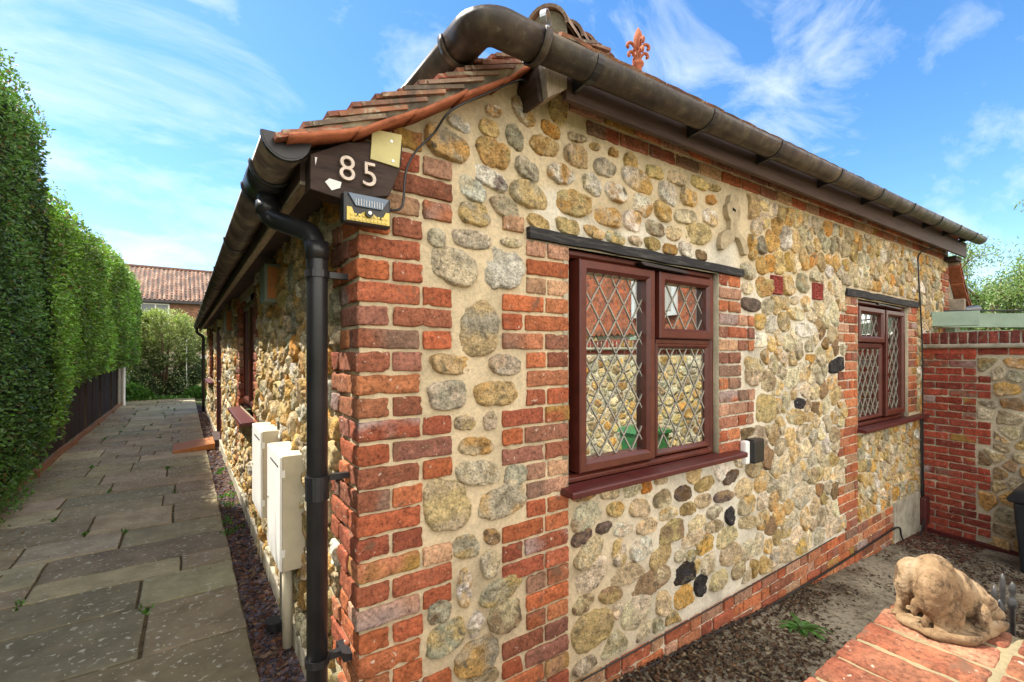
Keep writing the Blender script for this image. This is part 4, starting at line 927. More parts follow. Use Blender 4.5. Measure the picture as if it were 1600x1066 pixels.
V = np.array(V); V[:, 1] += fnoise(V, 24, 3, 4) * .006
ix = np.arange(len(V)).reshape(60, 9); Fq = np.stack([ix[:-1, :-1], ix[1:, :-1], ix[1:, 1:], ix[:-1, 1:]], -1).reshape(-1, 4)
ms_ = np.clip(.5 + fnoise(V, 8, 5, 4) * 1.1, 0, 1)[:, None]; m_.add(V, Fq, 'mortar', np.array([.58, .50, .34]) * ms_ + np.array([.17, .155, .125]) * (1 - ms_))
V2 = V.copy(); V2[:, 1] = .0; ed = np.concatenate([ix[:, 0]]); m_.add(np.concatenate([V[ix[:, 0]], V2[ix[:, 0]] + [0, 0, 0]]), [(i, i + 1, 61 + i, 60 + i) for i in range(59)], 'mortar', (.4, .35, .25))
part(m_, 'verge_mortar', roofL, smooth=True)
m_ = MB()   # undercloak tiles, each slightly bowed
brk = [-.232, -.035, .155, .345, .52, .64, .735]
for a, b in zip(brk[:-1], brk[1:]):
    n_ = 10; xs = np.linspace(a + .002, b + .012, n_); V = []; o_ = random.uniform(-.003, .003)
    for i, x in enumerate(xs):
        z = vz(x) + o_ + .006 * (i / (n_ - 1)) - .004; tk = .016
        for (yy, zq) in ((-.108, z - tk / 2), (-.108, z + tk / 2), (.0, z + tk / 2), (.0, z - tk / 2)): V.append((x, yy + vnoise([[x * 20, a, 0]])[0] * .003, zq + vnoise([[x * 30, a, 1]])[0] * .002))
    m_.add(V, [(i * 4 + k, i * 4 + (k + 1) % 4, i * 4 + 4 + (k + 1) % 4, i * 4 + 4 + k) for i in range(n_ - 1) for k in range(4)] + [(3, 2, 1, 0), tuple((n_ - 1) * 4 + k for k in range(4))], 'terracotta', (1, 1, 1))
part(m_, 'undercloak', roofL, smooth=True)
# high roof: front slope, left hip slope, ridge and back slope
APX = Vector((2.6, 1.0, 3.58)); HB = Vector((.66, -.15, 2.685)); RR = Vector((5.4, 1.0, 3.72)); HR = Vector((7.42, -.15, 2.90))
hr = MB()
def quadslab(mb, P_, mat, t=.03, col=(.3, .1, .06)):
    P_ = [Vector(p) for p in P_]; nn = (P_[1] - P_[0]).cross(P_[2] - P_[0]).normalized()
    if nn.z < 0: nn = -nn
    V = [tuple(p) for p in P_] + [tuple(p - nn * t) for p in P_]; n = len(P_)
    mb.add(V, [tuple(range(n)), tuple(range(n, 2 * n))[::-1]] + [(i, (i + 1) % n, n + (i + 1) % n, n + i) for i in range(n)], mat, col)
BK = 2.4
quadslab(hr, [HB, HR, RR, APX], 'tile'); quadslab(hr, [HB, APX, (2.6, BK, 3.58), (.35, BK, 2.70)], 'tile'); quadslab(hr, [HR, RR, (5.4, BK, 3.8), (7.6, BK, 2.85)], 'tile')
quadslab(hr, [APX, RR, (5.4, BK, 3.3), (2.6, BK, 3.3)], 'tile')
e1 = (HR - HB); du_ = e1.normalized(); nf = du_.cross((APX - HB).normalized()).normalized(); nf = nf if nf.z > 0 else -nf; dv_ = nf.cross(du_).normalized(); dv_ = dv_ if dv_.z > 0 else -dv_
hl_ = (APX - HB).dot(dv_); 
def ur(r_):
    t = min(1, max(0, (r_ * .1 + .05) / hl_)); a = (APX - HB).dot(du_) * t; b = e1.length - ((HR - RR).dot(du_)) * t; return a, b
tiles(hr, np.array(HB) - np.array(dv_) * .03, du_, dv_, nf, .165, .26, .1, int(hl_ / .1), ur)
# rear building: long roof behind, both slopes
quadslab(hr, [(.86, .05, vtop(.86) - .04), (.86, YE + .1, vtop(.86) - .04), (1.9, YE + .1, 3.25), (1.9, .9, 3.25)], 'tile'); quadslab(hr, [(1.9, .9, 3.25), (1.9, YE + .1, 3.25), (3.9, YE + .1, 2.1), (3.9, 2.3, 2.1)], 'tile')
roofH = part(hr, 'roof', label='high hipped clay tile roof over the front')
# bonnet hip tiles, hip iron, finial
m_ = MB(); hd = (APX - HB).normalized(); sdv = hd.cross(Vector((0, 0, 1))).normalized(); upv = sdv.cross(hd).normalized(); nb_ = 9
for q in range(nb_):
    st_ = HB + Vector((.06, .03, .04)) + hd * (q * .25); V = []; na = 13
    for (t, rr_) in ((0, .088), (.29, .074)):
        for rad_ in (1, .86):
            for k in range(na):
                a = PI * k / (na - 1); V.append(tuple(st_ + hd * t + sdv * math.cos(a) * rr_ * rad_ * 1.05 + upv * (math.sin(a) * rr_ * rad_ * .95 + (.03 if t == 0 else .005))))
    Fc = []
    for k in range(na - 1):
        Fc += [(k, k + 1, 2 * na + k + 1, 2 * na + k), (na + k, na + k + 1, 3 * na + k + 1, 3 * na + k), (k, k + 1, na + k + 1, na + k), (2 * na + k, 2 * na + k + 1, 3 * na + k + 1, 3 * na + k)]
    m_.add(V, Fc, 'tile', jit(random.choice(TC), .15))
    W_ = [tuple(st_ + hd * .02 + sdv * math.cos(PI * k / 12) * .078 + upv * (math.sin(PI * k / 12) * .072 + .02)) for k in range(13)] + [tuple(st_ + hd * .02 + sdv * .078 - upv * .06), tuple(st_ + hd * .02 - sdv * .078 - upv * .06)]
    if q == 0: m_.add([W_[i] for i in list(range(13)) + [14, 13]], [tuple(range(15))], 'mortar', (.36, .33, .24))
part(m_, 'hip_tiles', roofH, smooth=False)
m_ = MB(); s0 = HB + Vector((-.01, -.03, .02)); pr = [s0 + hd * (-.0) + upv * 0 - hd * .0]
V = []; base = HB + hd * .0 + Vector((.02, -.02, .0))
for k in range(13):
    a = -.6 + 4.4 * k / 12; c = base + upv * (.055 + .035 * math.sin(a)) + hd * (.03 * math.cos(a)) * -1.2
    for s_ in (-.012, .012): V.append(tuple(c + sdv * s_))
m_.add(V, [(2 * k, 2 * k + 2, 2 * k + 3, 2 * k + 1) for k in range(12)], 'metal'); o = part(m_, 'hip_iron', roofH); sm_ = o.modifiers.new('s', 'SOLIDIFY'); sm_.thickness = .005
m_ = MB(); nr_ = 12
for q in range(nr_):
    st_ = APX + (RR - APX) * (q / nr_); en_ = APX + (RR - APX) * ((q + .96) / nr_)
    m_.tube([st_ + Vector((0, 0, .0)), en_ + Vector((0, 0, .0))], .085, 'tile', n=16, col=jit(random.choice(TC), .15))
part(m_, 'ridge_tiles', roofH)
# finial (terracotta fleur-de-lis) on the ridge end
m_ = MB(); F0 = APX + Vector((.03, 0, .10)); c3 = (0, 0, 0)
m_.lathe([(.07, -.16), (.07, 0), (.07, .04), (.042, .09), (.037, .20), (.055, .215), (.060, .235), (.052, .25), (.037, .262), (.03, .30), (.030, .36)], c3, 'terracotta', 18)
m_.lathe([(.016, .36), (.03, .40), (.046, .46), (.046, .50), (.034, .55), (.014, .59), (.004, .605)], c3, 'terracotta', 14)
for k in range(4):
    a = PI / 4 + k * PI / 2 + .35; d = Vector((math.cos(a), math.sin(a), 0))
    for (h0, rr0, rs) in ((.27, .028, 1.), (.35, .03, 1.15)):
        F1 = Vector(); pts = [F1 + d * (rr0 * .5) + Vector((0, 0, h0)), F1 + d * (rr0 + .010 * rs) + Vector((0, 0, h0 + .05 * rs)), F1 + d * (rr0 + .038 * rs) + Vector((0, 0, h0 + .085 * rs)), F1 + d * (rr0 + .072 * rs) + Vector((0, 0, h0 + .075 * rs)), F1 + d * (rr0 + .078 * rs) + Vector((0, 0, h0 + .045 * rs)), F1 + d * (rr0 + .06 * rs) + Vector((0, 0, h0 + .035 * rs))]
        m_.tube(arc(pts, .03, 3), [.011 + .006 * math.sin(PI * i / 22) for i in range(len(arc(pts, .03, 3)))], 'terracotta', n=8)
m_.v = [v * .82 + np.array(F0) for v in m_.v]; part(m_, 'finial', roofH, smooth=True)
# right hand end: low verge, bracket, little gutter
m_ = MB(); vr = [(7.22, 2.56), (7.40, 2.36), (7.60, 2.17), (7.80, 2.02), (8.02, 1.90)]
for (xa, za), (xb, zb) in zip(vr[:-1], vr[1:]):
    m_.prism([(xa, za - .06), (xb + .02, zb - .06), (xb + .02, zb - .035), (xa, za - .035)], -.10, .02, 'terracotta')
    m_.prism([(xa, za - .034), (xb, zb - .034), (xb, zb + .02), (xa, za + .02)], -.09, .02, 'mortar', col=(.36, .30, .22))
    m_.prism([(xa, za + .021), (xb + .05, zb + .012), (xb + .05, zb + .03), (xa, za + .045)], -.10, YE, 'tile', col=(.34, .11, .06))
part(m_, 'roof', label='low tiled slope at the far right end')
m_ = MB(); m_.prism([(7.215, 1.2), (7.86, 1.2), (7.86, 1.95), (7.60, 2.1), (7.40, 2.29), (7.215, 2.48)], .02, .30, 'render_cream'); part(m_, 'gable_infill')
m_ = MB(); m_.box(7.32, -.12, 1.78, 7.40, .019, 2.12, 'grey_timber'); part(m_, 'wall_bracket', label='upright post at the right end', bevel=.003)
m_ = MB(); m_.tube([(7.41, -.08, 1.98), (7.98, -.12, 2.03)], .045, 'black_plastic', n=14); part(m_, 'overflow_pipe')
# body that closes the house
m_ = MB(); m_.box(.08, YE - .1, 0, 7.2, YE, 2.1, 'render_cream'); m_.box(7.15, .32, -.6, 7.2, YE - .12, 2.4, 'render_cream'); part(m_, 'wall', label='plain rear and far walls')
# ================================================================ VEGETATION
def leaves(mb, P_, D, size, cols, ratio=.5, fold=.25, mat='leaf', rnd=.9):
    """P_: points, D: outward directions; each leaf a folded blade of four triangles"""
    n = len(P_); T = D + RNG.normal(0, rnd, (n, 3)); T[:, 2] -= .0; T /= np.linalg.norm(T, axis=1, keepdims=True)
    Q = RNG.normal(0, 1, (n, 3)); Sd = np.cross(T, Q); Sd /= np.linalg.norm(Sd, axis=1, keepdims=True); Nn = np.cross(Sd, T)
    L_ = size[:, None] if hasattr(size, '__len__') else size; Wd = L_ * ratio
    V = np.stack([P_, P_ + T * L_ * .38 + Sd * Wd / 2 + Nn * L_ * fold * .5, P_ + T * L_ * .75 + Sd * Wd * .32 + Nn * L_ * fold * .3, P_ + T * L_, P_ + T * L_ * .75 - Sd * Wd * .32 + Nn * L_ * fold * .3, P_ + T * L_ * .38 - Sd * Wd / 2 + Nn * L_ * fold * .5], 1).reshape(-1, 3)
    b = np.arange(n)[:, None] * 6; Fq = np.concatenate([b + [0, 1, 2, 3], b + [0, 3, 4, 5]]); mb.add(V, Fq, mat, np.repeat(cols, 6, 0))
def leafcols(n, base, var=.35, alt=None, altp=.1, P_=None, sc=1.5):
    c = np.array(base)[None] * (1 + RNG.uniform(-var, var, (n, 1))) * (1 + RNG.uniform(-.1, .1, (n, 3)))
    if P_ is not None: c = c * (1 + .35 * fnoise(P_, sc, 3, 3)[:, None])
    if alt is not None: m_ = RNG.random(n) < altp; c[m_] = np.array(alt) * (1 + RNG.uniform(-.3, .3, (m_.sum(), 1)))
    return np.clip(c, .004, .9)
def hedge(name, y0, y1, ztop, zbot, label, dens, base, face=-1.66, depth=1.1, size=.030, nx_seed=0, group=None):
    t = empty(name, (face - depth / 2, (y0 + y1) / 2, 0)); tag(t, label, 'hedge', group)
    bul = lambda y, z: fnoise(np.stack([np.full_like(y, 3.), y, z], 1), .9, nx_seed, 3) * .045 + fnoise(np.stack([np.full_like(y, 3.), y, z], 1), 5, nx_seed, 2) * .016
    rnd_ = lambda y, z: -np.clip(1 - (ztop(y) - z) / .35, 0, 1) ** 2 * .28 - np.clip(1 - (y1 - y) / .5, 0, 1) ** 2 * .4 - np.clip(1 - (z - zbot(y)) / .3, 0, 1) ** 2 * .12
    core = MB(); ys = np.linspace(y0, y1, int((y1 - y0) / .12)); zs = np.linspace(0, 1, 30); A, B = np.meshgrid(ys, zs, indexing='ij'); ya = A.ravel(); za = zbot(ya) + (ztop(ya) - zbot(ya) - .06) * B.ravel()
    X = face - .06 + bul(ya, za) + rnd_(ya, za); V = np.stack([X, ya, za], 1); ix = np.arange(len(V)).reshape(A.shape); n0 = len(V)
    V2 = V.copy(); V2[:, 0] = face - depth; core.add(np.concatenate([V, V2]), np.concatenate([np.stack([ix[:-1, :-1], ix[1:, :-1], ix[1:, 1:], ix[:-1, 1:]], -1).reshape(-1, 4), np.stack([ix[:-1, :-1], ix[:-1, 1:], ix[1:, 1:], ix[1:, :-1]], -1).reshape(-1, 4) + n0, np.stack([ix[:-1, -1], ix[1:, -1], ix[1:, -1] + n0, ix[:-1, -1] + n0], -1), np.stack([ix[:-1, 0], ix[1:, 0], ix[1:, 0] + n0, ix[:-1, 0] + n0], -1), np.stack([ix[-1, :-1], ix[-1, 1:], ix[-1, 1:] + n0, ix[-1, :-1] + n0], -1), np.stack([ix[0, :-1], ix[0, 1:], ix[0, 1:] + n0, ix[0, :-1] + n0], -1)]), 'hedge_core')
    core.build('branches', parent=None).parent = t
    bpy.context.view_layer.update(); t.children[0].matrix_parent_inverse = t.matrix_world.inverted()
    lf = MB(); hs = 3.6
    def emit(n, yf, zf, xf, nd, sz):
        P_ = np.stack([xf, yf, zf], 1) + RNG.normal(0, .022, (n, 3)); lf_c = leafcols(n, base, .4, (base[0] * 1.5, base[1] * 1.45, base[2] * 1.3), .15, P_, .8)
        br = fnoise(P_, 1.7, 6, 3)[:, None]; lf_c = lf_c * np.clip(1 + br * .5, .4, 1.7); q_ = RNG.random(n) < .035; lf_c[q_] = np.array((.20, .14, .05)) * RNG.uniform(.5, 1.3, (q_.sum(), 1)); leaves(lf, P_, np.tile(nd, (n, 1)), sz, np.clip(lf_c, .004, .8), .52, rnd=.75)
    # face leaves, denser and smaller near the viewer
    ya = y0
    while ya < y1:
        yb = min(ya + .6, y1); dist = max(1.5, ya + 1.6); s_ = size * max(1, min(2.4, (dist / 4.2) ** .8)); d_ = dens * (size / s_) ** 2
        n = int((yb - ya) * hs * d_); y = RNG.uniform(ya, yb, n); z = zbot(y) + (ztop(y) - zbot(y)) * RNG.random(n) ** .92; x = face + bul(y, z) + rnd_(y, z) - RNG.random(n) ** 2 * .09
        emit(n, y, z, x, (.75, -.15, -.05), s_ * RNG.uniform(.65, 1.25, n))
        n = int((yb - ya) * 1.1 * d_ * .7); y = RNG.uniform(ya, yb, n); x = face - RNG.random(n) * 1.05 - .02; z = ztop(y) - np.clip(1 - (face - x) / .25, 0, 1) ** 2 * .1 + fnoise(np.stack([x, y, 0 * x], 1), 5, 3, 2) * .03
        emit(n, y, z, x, (.15, 0, .9), s_ * RNG.uniform(.65, 1.3, n))
        n = int((yb - ya) * 1.0 * d_ * .5); y = RNG.uniform(ya, yb, n); x = face - RNG.random(n) * .8; z = zbot(y) + .02 + RNG.random(n) * .03
        emit(n, y, z, x, (.3, 0, -.7), s_ * RNG.uniform(.65, 1.25, n)); ya = yb
    n = int(depth * hs * dens * .25); z = RNG.uniform(0, 1, n) * (ztop(np.full(n, y1)) - zbot(np.full(n, y1))) + zbot(np.full(n, y1)); x = face - .3 - RNG.random(n) * .7
    emit(n, np.full(n, y1 - .05), z, x, (.2, .5, 0), size * 1.8 * np.ones(n))
    # shoots sticking out of the top edge
    n = int((y1 - y0) * 26); 
    for _ in range(n):
        y = random.uniform(y0, y1); x = face - abs(random.gauss(0, .25)) - .03; z = float(ztop(np.array([y]))[0]); h = random.uniform(.05, .16); m_ = 7
        P_ = np.stack([x + np.linspace(0, random.gauss(0, .03), m_), y + np.linspace(0, random.gauss(0, .04), m_), z + np.linspace(0, h, m_)], 1)
        leaves(lf, P_, np.tile((0, 0, .5), (m_, 1)), size * 1.1 * np.ones(m_), leafcols(m_, (base[0] * 1.8, base[1] * 1.3, base[2]), .3), .5)
    tw = MB()
    for _ in range(int((y1 - y0) * 30)):
        y = random.uniform(y0, y1); z = random.uniform(float(zbot(np.array([y]))[0]), float(ztop(np.array([y]))[0]) - .1); x = face - .06 + float(bul(np.array([y]), np.array([z]))[0])
        tw.tube([(x - .05, y, z), (x + random.uniform(.03, .075), y + random.gauss(0, .05), z + random.uniform(-.02, .09))], [.004, .0022], 'bark', n=5)
    o = tw.build('twigs', fix=False); o.parent = t; o.matrix_parent_inverse = t.matrix_world.inverted(); o['kind'] = 'stuff'
    o = lf.build('leaves', fix=False); o.parent = t; o.matrix_parent_inverse = t.matrix_world.inverted()
    return t
i_ = np.interp
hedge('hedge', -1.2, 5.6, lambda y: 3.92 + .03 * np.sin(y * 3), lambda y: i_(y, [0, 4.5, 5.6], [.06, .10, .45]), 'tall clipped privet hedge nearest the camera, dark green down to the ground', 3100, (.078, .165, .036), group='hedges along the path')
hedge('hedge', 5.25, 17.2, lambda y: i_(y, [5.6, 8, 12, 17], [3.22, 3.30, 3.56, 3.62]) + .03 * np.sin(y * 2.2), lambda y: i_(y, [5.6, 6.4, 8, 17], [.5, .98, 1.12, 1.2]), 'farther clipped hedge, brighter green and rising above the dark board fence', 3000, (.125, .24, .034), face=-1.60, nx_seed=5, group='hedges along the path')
# fence, edging
fe = empty('board_fence', (-1.97, 9, 0)); tag(fe, 'dark brown board fence with gaps, standing under the far hedge', 'fence')
def under(mb, name, par, **k):
    o = mb.build(name, **k); bpy.context.view_layer.update(); o.parent = par; o.matrix_parent_inverse = par.matrix_world.inverted(); return o
y = 2.6
while y < 15.6:
    m_ = MB(); m_.box(-2.0, y, 0, -1.93, y + .09, 1.3, 'fence_timber'); under(m_, 'post', fe, bevel=.004)
    m_ = MB()
    for q in range(11): m_.box(-1.975 + random.uniform(0, .006), y + .10 + q * .145, .08, -1.955 + random.uniform(0, .008), y + .238 + q * .145, 1.25, 'fence_timber')
    m_.box(-1.99, y + .09, 1.22, -1.94, y + 1.71, 1.30, 'brown_timber'); under(m_, 'board_panel', fe); y += 1.8
m_ = MB(); m_.box(-2.0, 15.3, 0, -1.9, 15.42, 1.35, 'grey_timber'); m_.box(-1.93, 14.6, 0, -1.91, 15.2, 1.25, 'grey_timber'); m_.tube([(-1.84, 15.1, 0), (-1.84, 15.1, 1.4)], .03, 'white_plastic', n=10)
tag(under(m_, 'fence_end', fe), 'pale weathered end post and pipe of the fence')
eb = empty('edging_board', (-1.93, 6, 0)); tag(eb, 'weathered timber edging board between the paving and the hedge', 'edging board')
y = -1.0
while y < 14.4:
    L_ = 2.35; m_ = MB(); n_ = 8; V = []
    for k in range(n_ + 1):
        yy = y + L_ * k / n_; dx = .012 * math.sin(k + y)
        for (xx, zz) in ((-1.93, -.03), (-1.895, -.03), (-1.895, .085), (-1.93, .09)): V.append((xx + dx, yy, zz + random.uniform(-.003, .003)))
    m_.add(V, [(i * 4 + k, i * 4 + (k + 1) % 4, i * 4 + 4 + (k + 1) % 4, i * 4 + 4 + k) for i in range(n_) for k in range(4)] + [(3, 2, 1, 0), (n_ * 4, n_ * 4 + 1, n_ * 4 + 2, n_ * 4 + 3)], 'edging_timber'); under(m_, 'board', eb)
    m_ = MB(); m_.box(-1.89, y + L_ - .03, -.03, -1.86, y + L_ + .02, .06, 'edging_timber'); under(m_, 'stake', eb); y += L_ + .012
# gravel strip of slate chips and bark
def scatter_bits(mb, n, xf, yf, zf, smin, smax, cols, flat=.35, mat='scatter', lift=.004):
    x = xf(n); y = yf(n); z = zf(x, y)
    U = np.array([(-1, -1, -1), (1, -1, -1), (1, 1, -1), (-1, 1, -1), (-.8, -.7, 1), (.8, -.9, 1), (.7, .8, 1), (-.9, .7, 1)], float); n = len(x)
    s = RNG.uniform(smin, smax, (n, 1, 1)); A = U[None] * np.stack([np.ones(n), RNG.uniform(.4, .9, n), np.full(n, flat) * RNG.uniform(.3, 1, n)], 1)[:, None] * s + RNG.normal(0, .12, (n, 8, 3)) * s * [1, 1, .3]
    a = RNG.uniform(0, 2 * PI, n); tx = RNG.normal(0, .35, n); ca, sa, ct, st = np.cos(a)[:, None], np.sin(a)[:, None], np.cos(tx)[:, None], np.sin(tx)[:, None]
    X, Y, Z = A[..., 0], A[..., 1], A[..., 2]; X2, Z2 = X * ct - Z * st, X * st + Z * ct
    V = np.stack([X2 * ca - Y * sa + x[:, None], X2 * sa + Y * ca + y[:, None], Z2 + z[:, None] + lift], -1).reshape(-1, 3)
    f = np.array([(0, 3, 2, 1), (4, 5, 6, 7), (0, 1, 5, 4), (1, 2, 6, 5), (2, 3, 7, 6), (3, 0, 4, 7)]); Fq = (np.arange(n)[:, None, None] * 8 + f[None]).reshape(-1, 4)
    ci = RNG.integers(0, len(cols), n); c = np.array(cols)[ci] * RNG.uniform(.6, 1.3, (n, 1)); mb.add(V, Fq, mat, np.repeat(c, 8, 0))
g = MB(); g.add([(-.21, -3, -.030), (0.0, -3, -.030), (0.0, YE + 2, -.030), (-.21, YE + 2, -.030)], [(0, 1, 2, 3)], 'soil')
SL = [(.10, .085, .10), (.13, .10, .11), (.07, .06, .075), (.16, .07, .04), (.12, .05, .03), (.09, .045, .03), (.20, .13, .08), (.05, .035, .03)]
scatter_bits(g, 6500, lambda n: RNG.uniform(-.195, -.03, n), lambda n: .2 + RNG.random(n) ** 1.5 * 6, lambda x, y: -.024 + RNG.uniform(0, .014, len(x)), .007, .019, SL)
scatter_bits(g, 2500, lambda n: RNG.uniform(-.195, -.03, n), lambda n: 5 + RNG.random(n) * 8, lambda x, y: -.024 + RNG.uniform(0, .014, len(x)), .012, .024, SL)
tag(g.build('gravel', fix=False), 'purple slate chips and bark in the narrow strip between paving and side wall', 'gravel', kind='stuff')
# litter on the yard
g = MB(); LT = [(.05, .028, .016), (.075, .04, .02), (.035, .02, .013), (.12, .075, .04), (.09, .045, .02), (.03, .022, .012), (.20, .16, .10)]
def yzz(x, y): return np.where(x < 6.5, -.17 - .068 * (x - 1.4), -.517)
def litx(n): return .6 + RNG.random(n) * 4.6
def masked(n):
    x = .5 + RNG.random(n * 3) * 5; y = -RNG.random(n * 3) ** 1.15 * 1.25; P_ = np.stack([x, y, 0 * x], 1)
    d = fnoise(P_, 1.6, 12, 3) + np.clip(1.3 - x * .33, -.6, 1) ; m_ = d > RNG.uniform(-.5, .9, n * 3); return x[m_][:n], y[m_][:n]
lx, ly = masked(15000)
scatter_bits(g, 1, lambda n: lx, lambda n: ly, lambda x, y: yzz(x, y) + RNG.uniform(0, .016, len(x)), .003, .012, LT, flat=.3)
lx2 = 5.2 + RNG.random(900) * .85; ly2 = -RNG.random(900) ** 2 * .5 - .02
scatter_bits(g, 1, lambda n: lx2, lambda n: ly2, lambda x, y: yzz(x, y) + RNG.uniform(0, .012, len(x)), .004, .016, [(.14, .05, .03), (.08, .03, .02), (.05, .03, .02)])
tag(g.build('leaf_litter', fix=False), 'dark moss crumbs and dead leaf litter lying on the yard below the front wall', 'leaf litter', kind='stuff')
# small stuff on the path: petals, weeds in the joints
g = MB(); n = 900; X = RNG.uniform(-1.85, -.25, n); Y = .3 + RNG.random(n) ** 1.3 * 13; P_ = np.stack([X, Y, np.full(n, .004)], 1)
leaves(g, P_, np.tile((.0, .0, .05), (n, 1)), RNG.uniform(.006, .016, n), leafcols(n, (.40, .38, .26), .4), .7, fold=.1, rnd=.5)
n = 420; X = -1.84 + RNG.random(n) ** 2 * .4; Y = 1 + RNG.random(n) * 12; leaves(g, np.stack([X, Y, np.full(n, .005)], 1), np.tile((0, 0, .02), (n, 1)), RNG.uniform(.01, .03, n), leafcols(n, (.28, .17, .06), .5), .6, rnd=.5)
tag(g.build('fallen_petals', fix=False), 'pale petals and dry leaves scattered over the paving slabs', 'fallen petals', kind='stuff')
g = MB(); rg = random.Random(3)
for (x, y, dx, dy) in joints:
    if y < .3: continue
    if rg.random() < .5 and x > -1.95:
        cx_, cy_ = x, y + dy * rg.choice((.0, .15, .9)); n = rg.randint(8, 34)
        P_ = np.stack([RNG.normal(cx_, .012, n), RNG.normal(cy_, .03, n), np.full(n, -.012)], 1); leaves(g, P_, np.tile((0, 0, 1.1), (n, 1)), RNG.uniform(.015, .045, n), leafcols(n, (.09, .20, .035), .4), .45, rnd=.6)
for _ in range(14):
    n = 24; cx_, cy_ = rg.uniform(-.19, -.03), rg.uniform(.6, 6); P_ = np.stack([RNG.normal(cx_, .02, n), RNG.normal(cy_, .04, n), np.full(n, -.01)], 1); leaves(g, P_, np.tile((0, 0, 1.), (n, 1)), RNG.uniform(.015, .04, n), leafcols(n, (.09, .22, .04), .4), .45, rnd=.6)
for _ in range(90):
    n = 40; cx_, cy_ = rg.uniform(-1.9, -.2), 16.8 + rg.random() * 1.0; P_ = np.stack([RNG.normal(cx_, .12, n), RNG.normal(cy_, .12, n), np.full(n, -.0)], 1); leaves(g, P_, np.tile((0, 0, .8), (n, 1)), RNG.uniform(.05, .14, n), leafcols(n, (.09, .20, .04), .4), .5, rnd=.6)
tag(g.build('joint_weeds', fix=False), 'small green weeds growing in the paving joints and along the path end', 'weeds', kind='stuff')
# dandelion in the yard
dn = MB(); c0 = np.array([2.62, -.27, yz(2.62)])
for k in range(17):
    a = k * 2.4 + random.uniform(-.3, .3); L_ = random.uniform(.09, .17); up = random.uniform(.25, .9); d = np.array([math.cos(a), math.sin(a), 0]); sd_ = np.array([-math.sin(a), math.cos(a), 0]); n_ = 8; V = []
    for i in range(n_):
        t = i / (n_ - 1); c = c0 + d * L_ * t + np.array([0, 0, L_ * (up * t - .55 * t * t)]) + [0, 0, .01]; wd = .022 * math.sin(PI * min(1, t * .85 + .12)) * (1 if i % 2 else .55)
        V += [c + sd_ * wd + [0, 0, .006], c, c - sd_ * wd + [0, 0, .006]]
    col = jit((.09, .21, .04), .3)
    dn.add(V, [(3 * i + q, 3 * i + q + 1, 3 * i + q + 4, 3 * i + q + 3) for i in range(n_ - 1) for q in (0, 1)], 'leaf', col)
tag(dn.build('dandelion'), 'bright green dandelion rosette growing from litter at the foot of the front wall', 'weed')
# bush at the end of the path
bs = empty('shrub', (-1.0, 17.6, 0)); tag(bs, 'large variegated evergreen shrub at the end of the path, pale yellow-green on top', 'shrub')
st = MB()
for k in range(16):
    a = random.uniform(0, 2 * PI); r_ = random.uniform(.2, 1.0); st.tube([(-1. + .15 * math.cos(a), 17.7 + .15 * math.sin(a), 0), (-1. + r_ * .6 * math.cos(a), 17.7 + r_ * .6 * math.sin(a), 1.1), (-1. + r_ * 1.2 * math.cos(a), 17.7 + r_ * 1.1 * math.sin(a), 2.1)], [.035, .022, .008], 'bark', n=7)
under(st, 'stems', bs)
lf = MB(); cl = []
for _ in range(150):
    z = random.uniform(.1, 2.75); rm = 1.12 * math.sqrt(max(.05, 1 - ((z - 1.25) / 1.75) ** 2)); a = random.uniform(0, 2 * PI); r_ = rm * random.uniform(.55, 1.02); cl.append((-1.0 + r_ * math.cos(a), 17.7 + r_ * .9 * math.sin(a), z, random.uniform(.16, .34)))
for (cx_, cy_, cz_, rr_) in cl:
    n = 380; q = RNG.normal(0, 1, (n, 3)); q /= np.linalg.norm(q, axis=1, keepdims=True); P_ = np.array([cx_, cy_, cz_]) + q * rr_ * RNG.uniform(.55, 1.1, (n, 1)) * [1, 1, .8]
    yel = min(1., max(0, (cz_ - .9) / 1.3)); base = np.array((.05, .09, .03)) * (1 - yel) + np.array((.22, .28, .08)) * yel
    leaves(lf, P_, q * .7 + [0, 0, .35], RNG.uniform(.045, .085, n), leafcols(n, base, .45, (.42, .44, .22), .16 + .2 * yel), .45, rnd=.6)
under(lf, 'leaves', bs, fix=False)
for (x_, y_, s_, lab) in ((-1.75, 16.9, .5, 'low dark leafy plant at the left foot of the shrub'), (-.15, 17.0, .32, 'small green plant at the right foot of the shrub')):
    lf = MB(); n = 800; q = RNG.normal(0, 1, (n, 3)); q /= np.linalg.norm(q, axis=1, keepdims=True); q[:, 2] = np.abs(q[:, 2]); P_ = np.array([x_, y_, 0]) + q * s_ * RNG.uniform(.1, 1, (n, 1)); leaves(lf, P_, q + [0, 0, .4], RNG.uniform(.09, .16, n), leafcols(n, (.07, .17, .03), .4), .6, rnd=.5)
    tag(lf.build('garden_plant', fix=False), lab, 'plant')
# twisted tree on the right
tr = empty('tree', (14.6, .9, -.5)); tag(tr, 'twisted willow-like tree with bare crooked limbs and pale green leaves beyond the garden wall', 'tree')
tk = MB(); tips = []
def limb(p, d, L_, r_, dep):
    pts = [p]; q = p.copy(); dd = d.normalized(); n_ = 6
    for i in range(n_):
        dd = (dd + Vector((random.gauss(0, .28), random.gauss(0, .28), random.gauss(.02, .2)))).normalized(); q = q + dd * L_ / n_; pts.append(q.copy())
    tk.tube(pts, [r_ * (1 - .55 * i / n_) for i in range(n_ + 1)], 'bark', n=8 if dep < 2 else 5)
    if dep >= 1: tips.extend([tuple(v) for v in pts[2:]])
    if dep < 4:
        for k in range(3 if dep < 3 else 2):
            st_ = pts[random.randint(3, n_)]; limb(st_, (dd + Vector((random.gauss(0, .8), random.gauss(0, .8), random.gauss(.35, .4)))), L_ * .70, r_ * .5, dep + 1)
